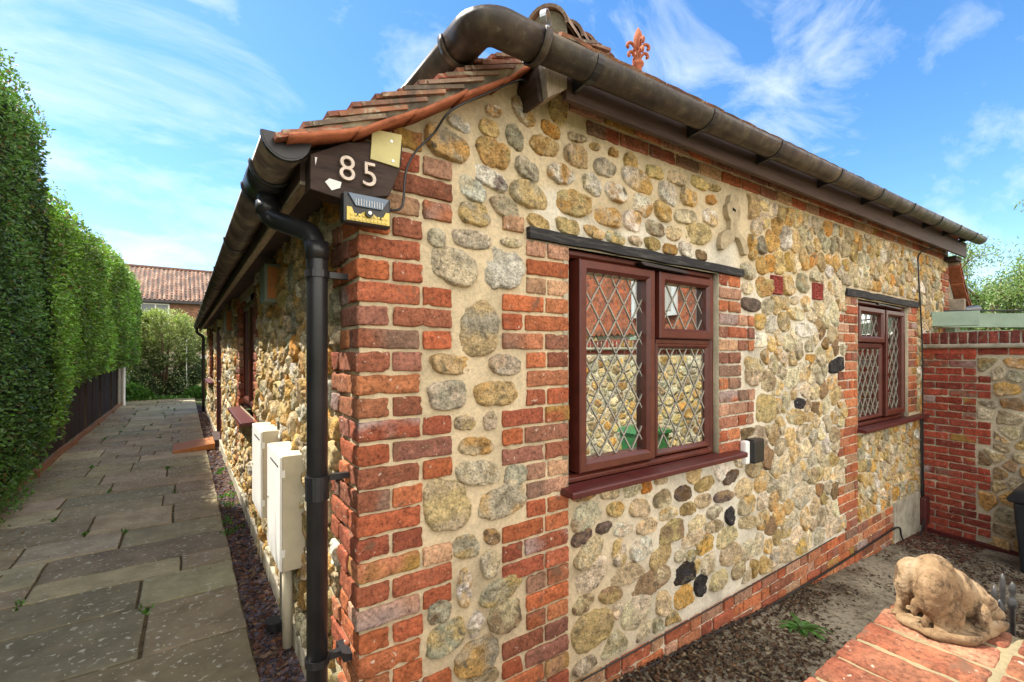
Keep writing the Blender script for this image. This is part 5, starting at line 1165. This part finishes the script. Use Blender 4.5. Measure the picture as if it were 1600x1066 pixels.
for a in (0, 1.6, 3.1, 4.6): 
    limb(Vector((14.6 + .1 * math.cos(a), .9 + .1 * math.sin(a), -.5)), Vector((.4 * math.cos(a), .4 * math.sin(a), 1.3)), 2.8, .19, 0)
tps = np.array(tips); under(tk, 'trunk', tr, smooth=True)
lf = MB(); tps = tps[tps[:, 2] > .8]; ii = RNG.integers(0, len(tps), 60000); P_ = tps[ii] + RNG.normal(0, .15, (60000, 3)); P_ = P_[(P_[:, 2] < 4.9 + .3 * np.sin(P_[:, 1] * 3))]; n = len(P_)
leaves(lf, P_, np.tile((0, 0, -.5), (n, 1)), RNG.uniform(.05, .11, n), leafcols(n, (.17, .26, .08), .35, (.28, .34, .14), .3, P_, 1.2), .28, rnd=.8); under(lf, 'leaves', tr, fix=False)

# ================================================================ NEIGHBOURING HOUSE
nh = empty('house', (-2, 40, 0)); tag(nh, 'brick house with a long brown pantile roof seen over the shrub', 'house')
HY = 37.; hx0, hx1 = -9.5, 5.; ze, zr = 4.98, 7.72; ry = 41.5
k_ = (HY + 1.567) / 29.567   # scaled from the sight lines
m_ = MB(); nxw = 520; nyw = 14 * 8; us = np.linspace(hx0, hx1, nxw); V = []
vv = np.linspace(0, 1, nyw + 1); A, B = np.meshgrid(us, vv, indexing='ij'); ncr = 13; fr_ = (B * ncr) % 1.0
hgt = .035 * np.cos(A * 2 * PI / .26) ** 1 + .045 * (1 - fr_) + fnoise(np.stack([A * 8, B * 20, 0 * A], -1), 1, 2, 2) * .012
Yy = HY + (ry - HY) * B; Zz = ze + (zr - ze) * B + hgt; V = np.stack([A, Yy, Zz], -1).reshape(-1, 3); ix = np.arange(len(V)).reshape(A.shape)
tid = np.floor(A / .26).astype(int) * 31 + np.floor(B * ncr - 1e-6).astype(int) * 17; hsh = ((tid * 7919) % 101) / 101.
pc = np.array([(.17, .085, .055), (.22, .11, .07), (.11, .065, .05), (.26, .16, .11)])[(hsh * 3.99).astype(int)] * (.8 + .45 * ((tid * 104729) % 97) / 97.)[..., None]
m_.add(V, np.stack([ix[:-1, :-1], ix[1:, :-1], ix[1:, 1:], ix[:-1, 1:]], -1).reshape(-1, 4), 'tile', pc.reshape(-1, 3)); m_.prism([(HY, ze), (ry, zr), (ry + 4.5, ze), (ry + 4.5, ze - .1), (ry, zr - .15), (HY, ze - .1)], hx0, hx1, 'dark_timber', 'x')
rf = under(m_, 'roof', nh, smooth=True, fix=False)
m_ = MB(); m_.tube([(hx0, ry, zr + .03), (hx1, ry, zr + .03)], .12, 'tile', n=10, col=(.16, .08, .06)); under(m_, 'ridge_tiles', rf)
m_ = MB(); m_.box(hx0, HY - .03, ze - .16, hx1, HY + .06, ze - .02, 'black_plastic'); under(m_, 'gutter', nh)
m_ = MB(); bcol = [(.22, .10, .06), (.17, .08, .05), (.26, .13, .08)]
m_.box(hx0 + .3, HY + .45, 0, hx1 - .3, HY + 8, ze - .05, 'mortar', (.35, .28, .22)); wy = HY + .42
nb = MB(); zc = 1.6
V = []; Cs = []
while zc < ze - .15:
    x = hx0 + .3 - (.11 if int(zc / .075) % 2 else 0)
    while x < hx1 - .35: 
        V.append((x, zc)); x += .225
    zc += .075
V = np.array(V); u8 = np.array([(0, 0, 0), (.213, 0, 0), (.213, 0, .063), (0, 0, .063)]); vv_ = (np.stack([V[:, 0], np.full(len(V), wy), V[:, 1]], 1)[:, None] + u8[None]).reshape(-1, 3)
cc = np.array(bcol)[RNG.integers(0, 3, len(V))] * RNG.uniform(.7, 1.25, (len(V), 1)); m_.add(vv_, np.arange(len(V) * 4).reshape(-1, 4), 'brick', np.repeat(cc, 4, 0)); under(m_, 'wall', nh, fix=False)
for (a, b) in ((-4.3, -1.3), (-8.6, -6.4), (1.4, 3.2)):
    m_ = MB(); 
    mitred(m_, a, 3.25, b, ze - .2, .09, wy - .05, wy + .02, 'white_paint', cham=.01)
    for q in np.linspace(a, b, int((b - a) / .75) + 1)[1:-1]: m_.box(q - .04, wy - .04, 3.3, q + .04, wy + .01, ze - .25, 'white_paint')
    wn = under(m_, 'window', nh); m_ = MB(); m_.box(a + .08, wy - .02, 3.33, b - .08, wy - .01, ze - .28, 'dull_glass'); m_.box(a + .08, wy - .005, 3.33, b - .08, wy - .002, ze - .28, 'black_inside'); under(m_, 'pane', wn)
# things by the path end
bt = empty('bird_table', (.22, 18.4, 0)); tag(bt, 'white-topped wooden bird table on a braced post at the far end of the path', 'bird table')
m_ = MB(); m_.box(.185, 18.365, 0, .255, 18.435, 1.2, 'grey_timber'); under(m_, 'post', bt)
m_ = MB(); m_.prism([(-.12, 1.2), (.56, 1.2), (.62, 1.38), (-.18, 1.38)], 18.2, 18.6, 'white_paint'); under(m_, 'tray', bt)
for s_ in (-1, 1):
    m_ = MB(); m_.bar((.22 + s_ * .03, 18.4, .55), (.22 + s_ * .32, 18.4, .06), .05, .05, 'grey_timber'); under(m_, 'brace', bt)
m_ = MB(); m_.bar((-.10, 18.4, .05), (.54, 18.4, .05), .06, .06, 'grey_timber'); under(m_, 'foot', bt)
m_ = MB(); m_.tube([(-.42, 17.0, 0), (-.42, 17.0, 1.9)], .014, 'white_paint', n=8); tag(m_.build('garden_cane'), 'thin white garden cane standing in front of the shrub', 'cane')
m_ = MB(); m_.box(.05, 20, 0, 6, 20.08, 1.5, 'fence_timber')
for q in range(40): m_.box(.06 + q * .148, 19.97, .02, .195 + q * .148, 19.998, 1.55, 'edging_timber')
tag(m_.build('panel_fence'), 'brown vertical board fence behind the bird table', 'fence')
# step board at the door
m_ = MB(); n_ = 10; V = []
for i in range(n_ + 1):
    for j in range(2): V.append((-.62 + .54 * j, 6.75 + .72 * i / n_ * 1.0, .075 if j else .045))
m_.add([(-.62, 6.72, .004), (-.10, 6.72, .004), (-.10, 7.42, .004), (-.62, 7.42, .004), (-.62, 6.72, .030), (-.10, 6.72, .095), (-.10, 7.42, .095), (-.62, 7.42, .030)], [(0, 3, 2, 1), (4, 5, 6, 7), (0, 1, 5, 4), (1, 2, 6, 5), (2, 3, 7, 6), (3, 0, 4, 7)], 'orange_wood')
tag(m_.build('door_ramp', bevel=.004), 'orange timber ramp board lying on the paving at the side door', 'ramp')
m_ = MB(); m_.box(-.098, 6.98, -.02, .02, 7.96, .10, 'brown_timber'); part(m_, 'door_step', bevel=.004)

# ================================================================ GARDEN WALL AND RIGHT HAND SIDE
gw = empty('garden_wall', (6.13, -1.5, -.5)); tag(gw, 'flint garden wall with red brick pier and brick coping meeting the cottage', 'garden wall')
ga = math.atan2(-.985, -.17); GD = np.array([math.cos(ga), math.sin(ga)]); GO = np.array([6.13, -.01]); GN = np.array([GD[1], -GD[0]])   # GN faces the camera
if GN.dot(np.array([-.48, -1.57]) - GO) < 0: GN = -GN
def gplace(V): return np.stack([GO[0] + GD[0] * V[:, 0] + GN[0] * V[:, 2], GO[1] + GD[1] * V[:, 0] + GN[1] * V[:, 2], V[:, 1]], 1)
gb = MB(); gr = []; GL = 4.4
tmp = MB(); bl = []
for k in range(26):
    z = -.53 + k * .0765; z1 = z + .0655
    if z1 > 1.49: break
    long_ = ((k + 1) // 3) % 2; b_ = .60 if long_ else .40; x = 0.0; seq = [.103, .215, .215] if k % 2 else [.215, .215, .215]; q = 0
    if not long_ and k % 2: seq = [.103, .215, .103]
    b_ = [.43, .318][1 if not long_ else 0] + .0 if False else (.545 if long_ else .435)
    while x < b_ - .05:
        wd = seq[q % 3]; q += 1
        if b_ - (x + wd) < .08: wd = b_ - x
        bl.append((x, z, x + wd, z1)); x += wd + .011
    gr.append((-.05, z - .006, b_, z + .077))
for x in np.arange(.0, GL, .226): bl.append((x, 1.435, x + .214, 1.498))
gr.append((-1, 1.42, 9, 2))
GB = [(.33, .065, .035), (.30, .055, .03), (.38, .08, .045), (.26, .055, .035)]
def wall_bricks(mb, bl, place, cols, dep=.05, proud=.005):
    for (a, z, b, z1) in bl:
        t = MB(); add_bricks(t, [(a, -proud + random.uniform(-.002, .002), z, b, dep, z1)], cols=cols); V = t.v[0]; V = place(np.stack([V[:, 0], V[:, 2], -V[:, 1]], 1)); mb.add(V, t.f[0][1], 'brick', t.c[0])
wall_bricks(gb, bl, gplace, GB)
gmort = lambda u, v: np.repeat(np.array([[.62, .54, .38]]), len(u), 0)
wall_grid(gb, axis_vals(0, GL, .03, []), axis_vals(-.62, 1.50, .03, []), [], gplace, gmort, lambda U, V: V < 9, seed=9, amp=.002)
INSIDE = []
fill_stones(gb, (.45, -.40, GL, 1.41), lambda u, v: .15, gr, [], gplace, gap=.024, colours='ggppttmcyyno', seed=21, asp=1.55, hmul=1.1)
gb.add(gplace(np.array([(0, -.62, -.004), (GL, -.62, -.004), (GL, 1.5, -.004), (0, 1.5, -.004), (0, -.62, -.22), (GL, -.62, -.22), (GL, 1.5, -.22), (0, 1.5, -.22)])), [(4, 5, 6, 7), (0, 4, 7, 3), (1, 2, 6, 5), (3, 7, 6, 2)], 'mortar', (.4, .34, .24))
under(gb, 'wall', gw, smooth=True, fix=False)
cp = MB(); cb = MB()
cb.add(gplace(np.array([(u, z, w_) for u in (0, GL) for (z, w_) in ((1.502, -.25), (1.502, .035), (1.515, .048), (1.535, .05), (1.545, .03), (1.545, -.25))])), [(i, (i + 1) % 6, 6 + (i + 1) % 6, 6 + i) for i in range(6)] + [tuple(range(6))[::-1], tuple(range(6, 12))], 'render_cream'); under(cb, 'ledge', gw)
for x in np.arange(.003, GL - .07, .0765 + .0):
    t = MB(); add_bricks(t, [(x, -.022 + random.uniform(-.002, .002), 1.548, x + .0655, .20, 1.668)], cols=[(.20, .05, .035), (.26, .06, .04), (.16, .045, .035)], rad=.008); V = t.v[0]; cp.add(gplace(np.stack([V[:, 0], V[:, 2], -V[:, 1]], 1)), t.f[0][1], 'brick', t.c[0])
cp.add(gplace(np.array([(0, 1.546, .012), (GL, 1.546, .012), (GL, 1.655, .012), (0, 1.655, .012), (0, 1.546, -.2), (GL, 1.546, -.2), (GL, 1.655, -.2), (0, 1.655, -.2)])), [(0, 1, 2, 3), (4, 7, 6, 5), (3, 2, 6, 7)], 'mortar', (.52, .45, .32)); under(cp, 'coping', gw, smooth=True, fix=False)
ft = MB(); ft.add(gplace(np.array([(u, z, w_) for u in (0, GL) for (z, w_) in ((-.62, .0), (-.62, .05), (-.45, .045), (-.44, .0))])), [(i, (i + 1) % 4, 4 + (i + 1) % 4, 4 + i) for i in range(4)] + [(4, 5, 6, 7)], 'mahogany_sill'); under(ft, 'footing', gw)
# pergola of pale green timber
pg = empty('pergola', (7.3, -.8, -.5)); tag(pg, 'pale green painted timber pergola behind the garden wall', 'pergola')
Rt = Vector((.817, -.577, 0)); Fw = Vector((.577, .817, 0)); p0 = Vector((6.36, -.02, 1.835)) + Rt * .22
m_ = MB(); m_.bar(p0 + Fw * .25, p0 + Fw * .25 + Rt * 3.4, .05, .165, 'green_timber'); under(m_, 'beam', pg, bevel=.004)
m_ = MB(); m_.bar(p0 - Rt * .13 + Fw * .10, p0 + Rt * .22 + Fw * -.10 + Vector((0, 0, -.0)), .10, .16, 'green_timber'); under(m_, 'beam_end', pg, bevel=.004)
m_ = MB(); m_.bar(p0 + Fw * .7 + Vector((0, 0, -.15)), p0 + Fw * .7 + Rt * 3.4 + Vector((0, 0, -.15)), .05, .11, 'green_timber'); under(m_, 'rail', pg, bevel=.004)
for s_ in (.35, 3.2):
    m_ = MB(); q = p0 + Rt * s_ + Fw * .35; m_.box(q.x - .04, q.y - .04, -.5, q.x + .04, q.y + .04, 1.75, 'green_timber'); under(m_, 'post', pg, bevel=.004)
m_ = MB(); m_.tube([p0 + Vector((.25, .1, .11)), p0 + Rt * 1.2 + Vector((0, 0, .095)), p0 + Rt * 2.4 + Vector((0, 0, .12)), p0 + Rt * 3.6 + Vector((0, 0, .13))], .009, 'lamp_black', n=6); tag(m_.build('overhead_cable'), 'black cable lying along the top of the green pergola beam', 'cable')
# dark bin against the garden wall
bn = empty('wheelie_bin', (5.62, -.98, -.46)); tag(bn, 'black bin with a rounded lid standing by the garden wall at the right edge', 'bin')
m_ = MB(); cx_, cy_ = 5.58, -1.0
for (z0, z1, h0, h1) in ((-.46, .16, .17, .215),):
    V = [(cx_ + a * h0, cy_ + b * h0, z0) for a, b in ((-1, -1), (1, -1), (1, 1), (-1, 1))] + [(cx_ + a * h1, cy_ + b * h1, z1) for a, b in ((-1, -1), (1, -1), (1, 1), (-1, 1))]
    m_.add(V, [(0, 3, 2, 1), (4, 5, 6, 7)] + [(i, (i + 1) % 4, 4 + (i + 1) % 4, 4 + i) for i in range(4)], 'bin_plastic')
under(m_, 'body', bn, bevel=.02)
m_ = MB(); m_.prism([(cy_ - .24, .165), (cy_ + .24, .165), (cy_ + .25, .20), (cy_ + .20, .27), (cy_ + .05, .31), (cy_ - .1, .31), (cy_ - .22, .26), (cy_ - .25, .2)], cx_ - .25, cx_ + .24, 'bin_plastic', 'x'); under(m_, 'lid', bn, bevel=.015)
# low brick wall with the stone animal on it
lw = empty('low_brick_wall', (.9, -1.5, -.2)); tag(lw, 'low red brick wall with a sunlit top of worn flat bricks at the lower right', 'low wall')
ZC = .77; m_ = MB(); LB = [(.34, .135, .07), (.29, .11, .06), (.38, .175, .09), (.36, .17, .10), (.28, .11, .06)]
m_.box(.14, -1.95, -.3, 1.165, -1.16, ZC - .068, 'mortar', (.45, .38, .26)); 
PX = .113; ix_ = 0; x = 1.172
tops = MB()
TXc = np.array([-1, -.97, -.88, -.6, -.2, .2, .6, .88, .97, 1]); TYc = np.linspace(-1, 1, 30); TYc = np.sort(np.concatenate([TYc, [-.985, .985]])); CU, CF = unit_box(TXc, TYc, np.array([-1, -.5, .5, .85, 1]))
def topbrick(x0, y0, x1, y1, z1, col):
    c = np.array([(x0 + x1) / 2, (y0 + y1) / 2, z1 - .034]); h = np.array([(x1 - x0) / 2, (y1 - y0) / 2, .034]); r = .011
    p = CU * h; inner = np.clip(p, -(h - r), h - r); d = p - inner; L_ = np.linalg.norm(d, axis=1, keepdims=True); L_[L_ == 0] = 1; e_ = L_[:, 0] > r * .5
    p = inner + d / L_ * np.minimum(r, L_); W = p + c; W[:, 2] += (CU[:, 2] > .4) * (fnoise(W, 14, 3, 4) * .0014) - np.clip(fnoise(W, 22, 9, 3) - .2, 0, 1) * .006 * e_; W[:, :2] += fnoise(W, 35, 4, 3)[:, None] * .003 * e_[:, None]
    a = np.clip(.5 + fnoise(W, 11, 8, 4) * 1.2, 0, 1)[:, None]; tops.add(W, CF, 'brick', np.array(col) * a + np.array(col) * [.8, .62, .6] * (1 - a))
while x > .16:
    o_ = random.uniform(-.004, .004); y_ = -1.128 + o_
    topbrick(x - PX + .0125, y_ - .222, x, y_, ZC + random.uniform(-.002, .003), jit(random.choice(LB), .12)); yy = y_ - .234
    while yy > -1.9:
        topbrick(x - PX + .0125, yy - .215, x, yy, ZC + random.uniform(-.002, .003), jit(random.choice(LB), .12)); yy -= .227
    x -= PX
xs = np.linspace(.16, 1.165, 110); ys2 = np.linspace(-1.93, -1.136, 90); A, B = np.meshgrid(xs, ys2, indexing='ij'); V = np.stack([A.ravel(), B.ravel(), np.full(A.size, ZC - .006)], 1); V[:, 2] += fnoise(V, 30, 3, 3) * .0012; ix = np.arange(A.size).reshape(A.shape)
tops.add(V, np.stack([ix[:-1, :-1], ix[1:, :-1], ix[1:, 1:], ix[:-1, 1:]], -1).reshape(-1, 4), 'mortar', (.40, .33, .19))
lb2 = []
for k in range(12):
    z1 = ZC - .078 - k * .0755
    if z1 < -.25: break
    for q in range(5):
        a = .14 + q * .2265 - (.11 if k % 2 else 0); lb2.append((max(.13, a), z1 - .064, min(a + .215, 1.175), z1))
wall_bricks(m_, lb2, lambda V: np.stack([V[:, 0], -1.155 + V[:, 2], V[:, 1]], 1), LB)
wall_bricks(m_, [(-1.93 + q * .2265 , z_ - .064, -1.93 + q * .2265 + .2, z_) for q in range(3) for z_ in np.arange(ZC - .078, -.2, -.0755)], lambda V: np.stack([1.168 + V[:, 2], V[:, 0], V[:, 1]], 1), LB)
under(m_, 'brickwork', lw, fix=False); under(tops, 'coping', lw, smooth=True, fix=False)
# the stone animal: overlapping swells melted into one skin
def blobs(name, items, vox, mat, extra=None, smooth_it=6, loc=(0, 0, 0)):
    import bmesh
    bm = bmesh.new()
    for (c, r, axis) in items:
        mt = Matrix.Translation(Vector(c)) @ (axis.to_track_quat('X', 'Z').to_matrix().to_4x4() if axis is not None else Matrix()) @ Matrix.Diagonal((*r, 1))
        bmesh.ops.create_icosphere(bm, subdivisions=3, radius=1, matrix=mt)
    me = bpy.data.meshes.new(name); bm.to_mesh(me); bm.free(); me.materials.append(MATS[mat]); o = bpy.data.objects.new(name, me); COL.objects.link(o)
    r_ = o.modifiers.new('r', 'REMESH'); r_.mode = 'VOXEL'; r_.voxel_size = vox; r_.use_smooth_shade = True
    s_ = o.modifiers.new('s', 'SMOOTH'); s_.factor = .5; s_.iterations = smooth_it
    tx = bpy.data.textures.new('rough', 'CLOUDS'); tx.noise_scale = .022; tx.noise_depth = 4
    d_ = o.modifiers.new('d', 'DISPLACE'); d_.texture = tx; d_.strength = .006; d_.mid_level = .5; d_.texture_coords = 'LOCAL'
    return o
mS, tS, bS = nodes('worn_stone', .85, .25)
cS = ramp(tS, nz(tS, 9, 7, .7), [(.30, (.20, .11, .05)), (.5, (.42, .28, .15)), (.68, (.58, .44, .28))]); fS = ramp(tS, nz(tS, 34, 6, .75), [(.50, 0.), (.62, .85)]); cS = mixc(tS, fS, cS, (.09, .055, .03))
tS.links.new(cS, bS.inputs['Base Color']); bump(tS, bS, nz(tS, 90, 8, .8), 1., .012)
UA = Vector((.86, -.51, 0)); VA = Vector((.51, .86, 0)); AO = Vector((1.02, -1.215, ZC + .005))
def lp_(u, v, z): return AO + UA * u + VA * v + Vector((0, 0, z))
def B_(u, v, z, ru, rv, rz, pit=0): 
    ax = (UA * math.cos(pit) + Vector((0, 0, math.sin(pit)))); return (lp_(u * .76, v * .76, z), (ru * .76, rv * .78, rz), ax)
an = [B_(-.005, .038, .096, .052, .037, .062), B_(-.005, -.040, .094, .052, .039, .062), B_(.035, 0, .125, .062, .050, .050, -.3), B_(.04, 0, .09, .07, .062, .06), B_(.095, 0, .082, .07, .055, .058, -.35), B_(.15, .0, .064, .058, .052, .048, -.4),
      B_(.20, 0, .048, .045, .034, .034, -.4), B_(.245, 0, .026, .034, .023, .020, -.3), B_(.272, 0, .017, .016, .017, .013), B_(.185, .045, .068, .028, .012, .018, -.5), B_(.185, -.043, .066, .028, .012, .018, -.5),
      B_(.17, .058, .018, .06, .016, .015), B_(.175, -.058, .018, .06, .016, .015), B_(.145, .058, .04, .022, .018, .032), B_(.145, -.058, .04, .022, .018, .032),
      B_(-.030, .050, .030, .014, .014, .040), B_(-.005, -.055, .032, .017, .013, .040, .4), B_(.075, 0, .132, .075, .010, .016, -.42), B_(-.028, .052, .012, .03, .018, .012), B_(.01, -.062, .014, .036, .018, .013), B_(.045, -.058, .045, .034, .02, .036), B_(.045, .058, .045, .034, .02, .036),
      B_(-.045, -.015, .052, .012, .010, .022), B_(-.035, -.04, .028, .012, .009, .016)]
ani = blobs('animal_ornament', an, .0032, 'worn_stone', smooth_it=2); tag(ani, 'weathered stone animal crouching with its rump raised, on the low brick wall', 'ornament')
m_ = MB(); V = []; nn_ = 40
for (s_, z) in ((.96, 0.), (1.0, .006), (1.0, .015), (.95, .021)):
    for k in range(nn_):
        a = 2 * PI * k / nn_; r_ = 1 + .06 * math.sin(3 * a + 1) + .04 * math.sin(7 * a); p = lp_(.05 + .115 * math.cos(a) * s_ * r_ * (1.15 if math.cos(a) > 0 else .85), .0 + .078 * math.sin(a) * s_ * r_, z - .004); V.append(tuple(p))
m_.add(V, [(i * nn_ + k, i * nn_ + (k + 1) % nn_, (i + 1) * nn_ + (k + 1) % nn_, (i + 1) * nn_ + k) for i in range(3) for k in range(nn_)] + [tuple(range(nn_))[::-1], tuple(3 * nn_ + k for k in range(nn_))], 'worn_stone'); o = m_.build('base', smooth=True); bpy.context.view_layer.update(); o.parent = ani
# metal ornaments of the gate beyond the wall end
gt = empty('iron_gate', (1.5, -1.6, -.3)); tag(gt, 'grey metal gate top with spikes and turned finials at the right edge', 'gate')
Gs_ = [(1548, 930, .012, 0), (1566, 908, .010, 1), (1583, 898, .011, 1), (1580, 948, .0, 2), (1600, 925, .0, 3)]
gx0 = Vector((1.235, -1.290, 0)); gdv = Vector((.93, -.36, 0))
for (s_, top, kind) in ((.0, .815, 0), (.032, .835, 1), (.063, .862, 1), (.052, .80, 2), (.10, .84, 2)):
    q = gx0 + gdv * s_; m_ = MB()
    if kind == 0: m_.tube([(q.x, q.y, .1), (q.x, q.y, top)], .0045, 'iron', n=10)
    elif kind == 1: m_.lathe([(.004, 0), (.004, .62 + top - .8), (.0065, .63 + top - .8), (.0045, .65 + top - .8), (.0065, .66 + top - .8), (.0055, .71 + top - .8 - .02), (.001, .715 + top - .8 - .01)], (q.x, q.y, .1), 'iron', 12)
    else: m_.lathe([(.006, 0), (.006, top - .17), (.010, top - .165), (.011, top - .155), (.007, top - .145), (.005, top - .135), (.008, top - .125), (.008, top - .115), (.004, top - .105), (.001, top - .1)], (q.x, q.y, .1), 'iron', 14)
    under(m_, 'spike' if kind < 2 else 'finial', gt, smooth=True)
m_ = MB(); m_.bar(gx0 + gdv * -.01 + Vector((0, 0, .62)), gx0 + gdv * .5 + Vector((0, 0, .62)), .012, .03, 'iron'); m_.bar(gx0 + gdv * -.01 + Vector((0, 0, .0)), gx0 + gdv * .5 + Vector((0, 0, .0)), .012, .03, 'iron')
for s_ in np.arange(0, .5, .05): q = gx0 + gdv * s_; m_.bar((q.x, q.y, -.25), (q.x, q.y, .62), .01, .01, 'iron')
under(m_, 'frame', gt)

# ================================================================ WHAT STANDS BEHIND THE CAMERA (seen in the window glass)
ob = empty('outbuilding', (7.5, -5, -.5)); tag(ob, 'outbuilding with scalloped red tile hanging and a green door, mirrored in the window glass', 'outbuilding')
OX = 7.5; m_ = MB(); m_.box(OX + .02, -8.5, -.6, OX + 4, -2.6, 4.6, 'mortar', (.45, .38, .26)); bl = []
oplace = lambda V: np.stack([OX - V[:, 2], -V[:, 0], V[:, 1]], 1)
for k in range(30):
    z = -.5 + k * .0755
    for (a, b) in ((2.6, 3.3), (5.2, 5.9), (7.6, 8.4)):
        x = a + (.11 if k % 2 else 0)
        while x < b: m_.box(OX - .012, -x - .215, z, OX + .02, -x, z + .064, 'brick', jit(random.choice(BRC), .2)); x += .2265
INSIDE = []; fill_stones(m_, (2.7, -.4, 8.4, 1.75), lambda u, v: .17, [(2.5, -1, 3.6, 3), (5.1, -1, 6.1, 3), (7.5, -1, 8.6, 3)], [], oplace, gap=.03, seed=31, nth=12, colours='tttyymoocp'); under(m_, 'wall', ob, fix=False)
m_ = MB(); r_ = 0; z = 1.85
while z < 4.5:
    x = 2.6 - (.085 if r_ % 2 else 0)
    while x < 8.4:
        m_.prism([(-x, z + .15), (-x, z + .05), (-x - .03, z + .015), (-x - .08, z), (-x - .13, z + .015), (-x - .16, z + .05), (-x - .16, z + .15)], OX - .045 - .0008 * (r_ % 2), OX - .03, 'tile', 'x', col=jit((.45, .13, .06), .25)); x += .168
    z += .11; r_ += 1
under(m_, 'tile_hanging', ob, fix=False)
m_ = MB(); m_.box(OX - .06, -5.1, -.5, OX + .01, -3.7, 1.8, 'green_timber'); under(m_, 'door', ob)
m_ = MB(); m_.box(OX - .12, -5.0, 2.2, OX - .05, -3.9, 3.3, 'white_paint'); w_ = under(m_, 'window', ob); m_ = MB(); m_.box(OX - .13, -4.9, 2.3, OX - .121, -4.0, 3.2, 'curtain'); under(m_, 'pane', w_)
m_ = MB(); cx_, cy_ = 5.2, -2.9; V = [(cx_ + a * h0, cy_ + b * h0, z0) for (h0, z0) in ((.20, -.42), (.26, .25)) for a, b in ((-1, -1), (1, -1), (1, 1), (-1, 1))]; m_.add(V, [(0, 3, 2, 1), (4, 5, 6, 7)] + [(i, (i + 1) % 4, 4 + (i + 1) % 4, 4 + i) for i in range(4)], 'green_plastic'); m_.prism([(cx_ - .29, .255), (cx_ + .29, .255), (cx_ + .25, .32), (cx_ - .25, .32)], cy_ - .29, cy_ + .29, 'green_plastic'); m_.tube([(cx_ - .2, cy_ - .27, -.36), (cx_ + .2, cy_ - .27, -.36)], .08, 'lamp_black')
tag(m_.build('garden_bin', bevel=.012), 'green wheeled bin reflected low in the wide window', 'bin')
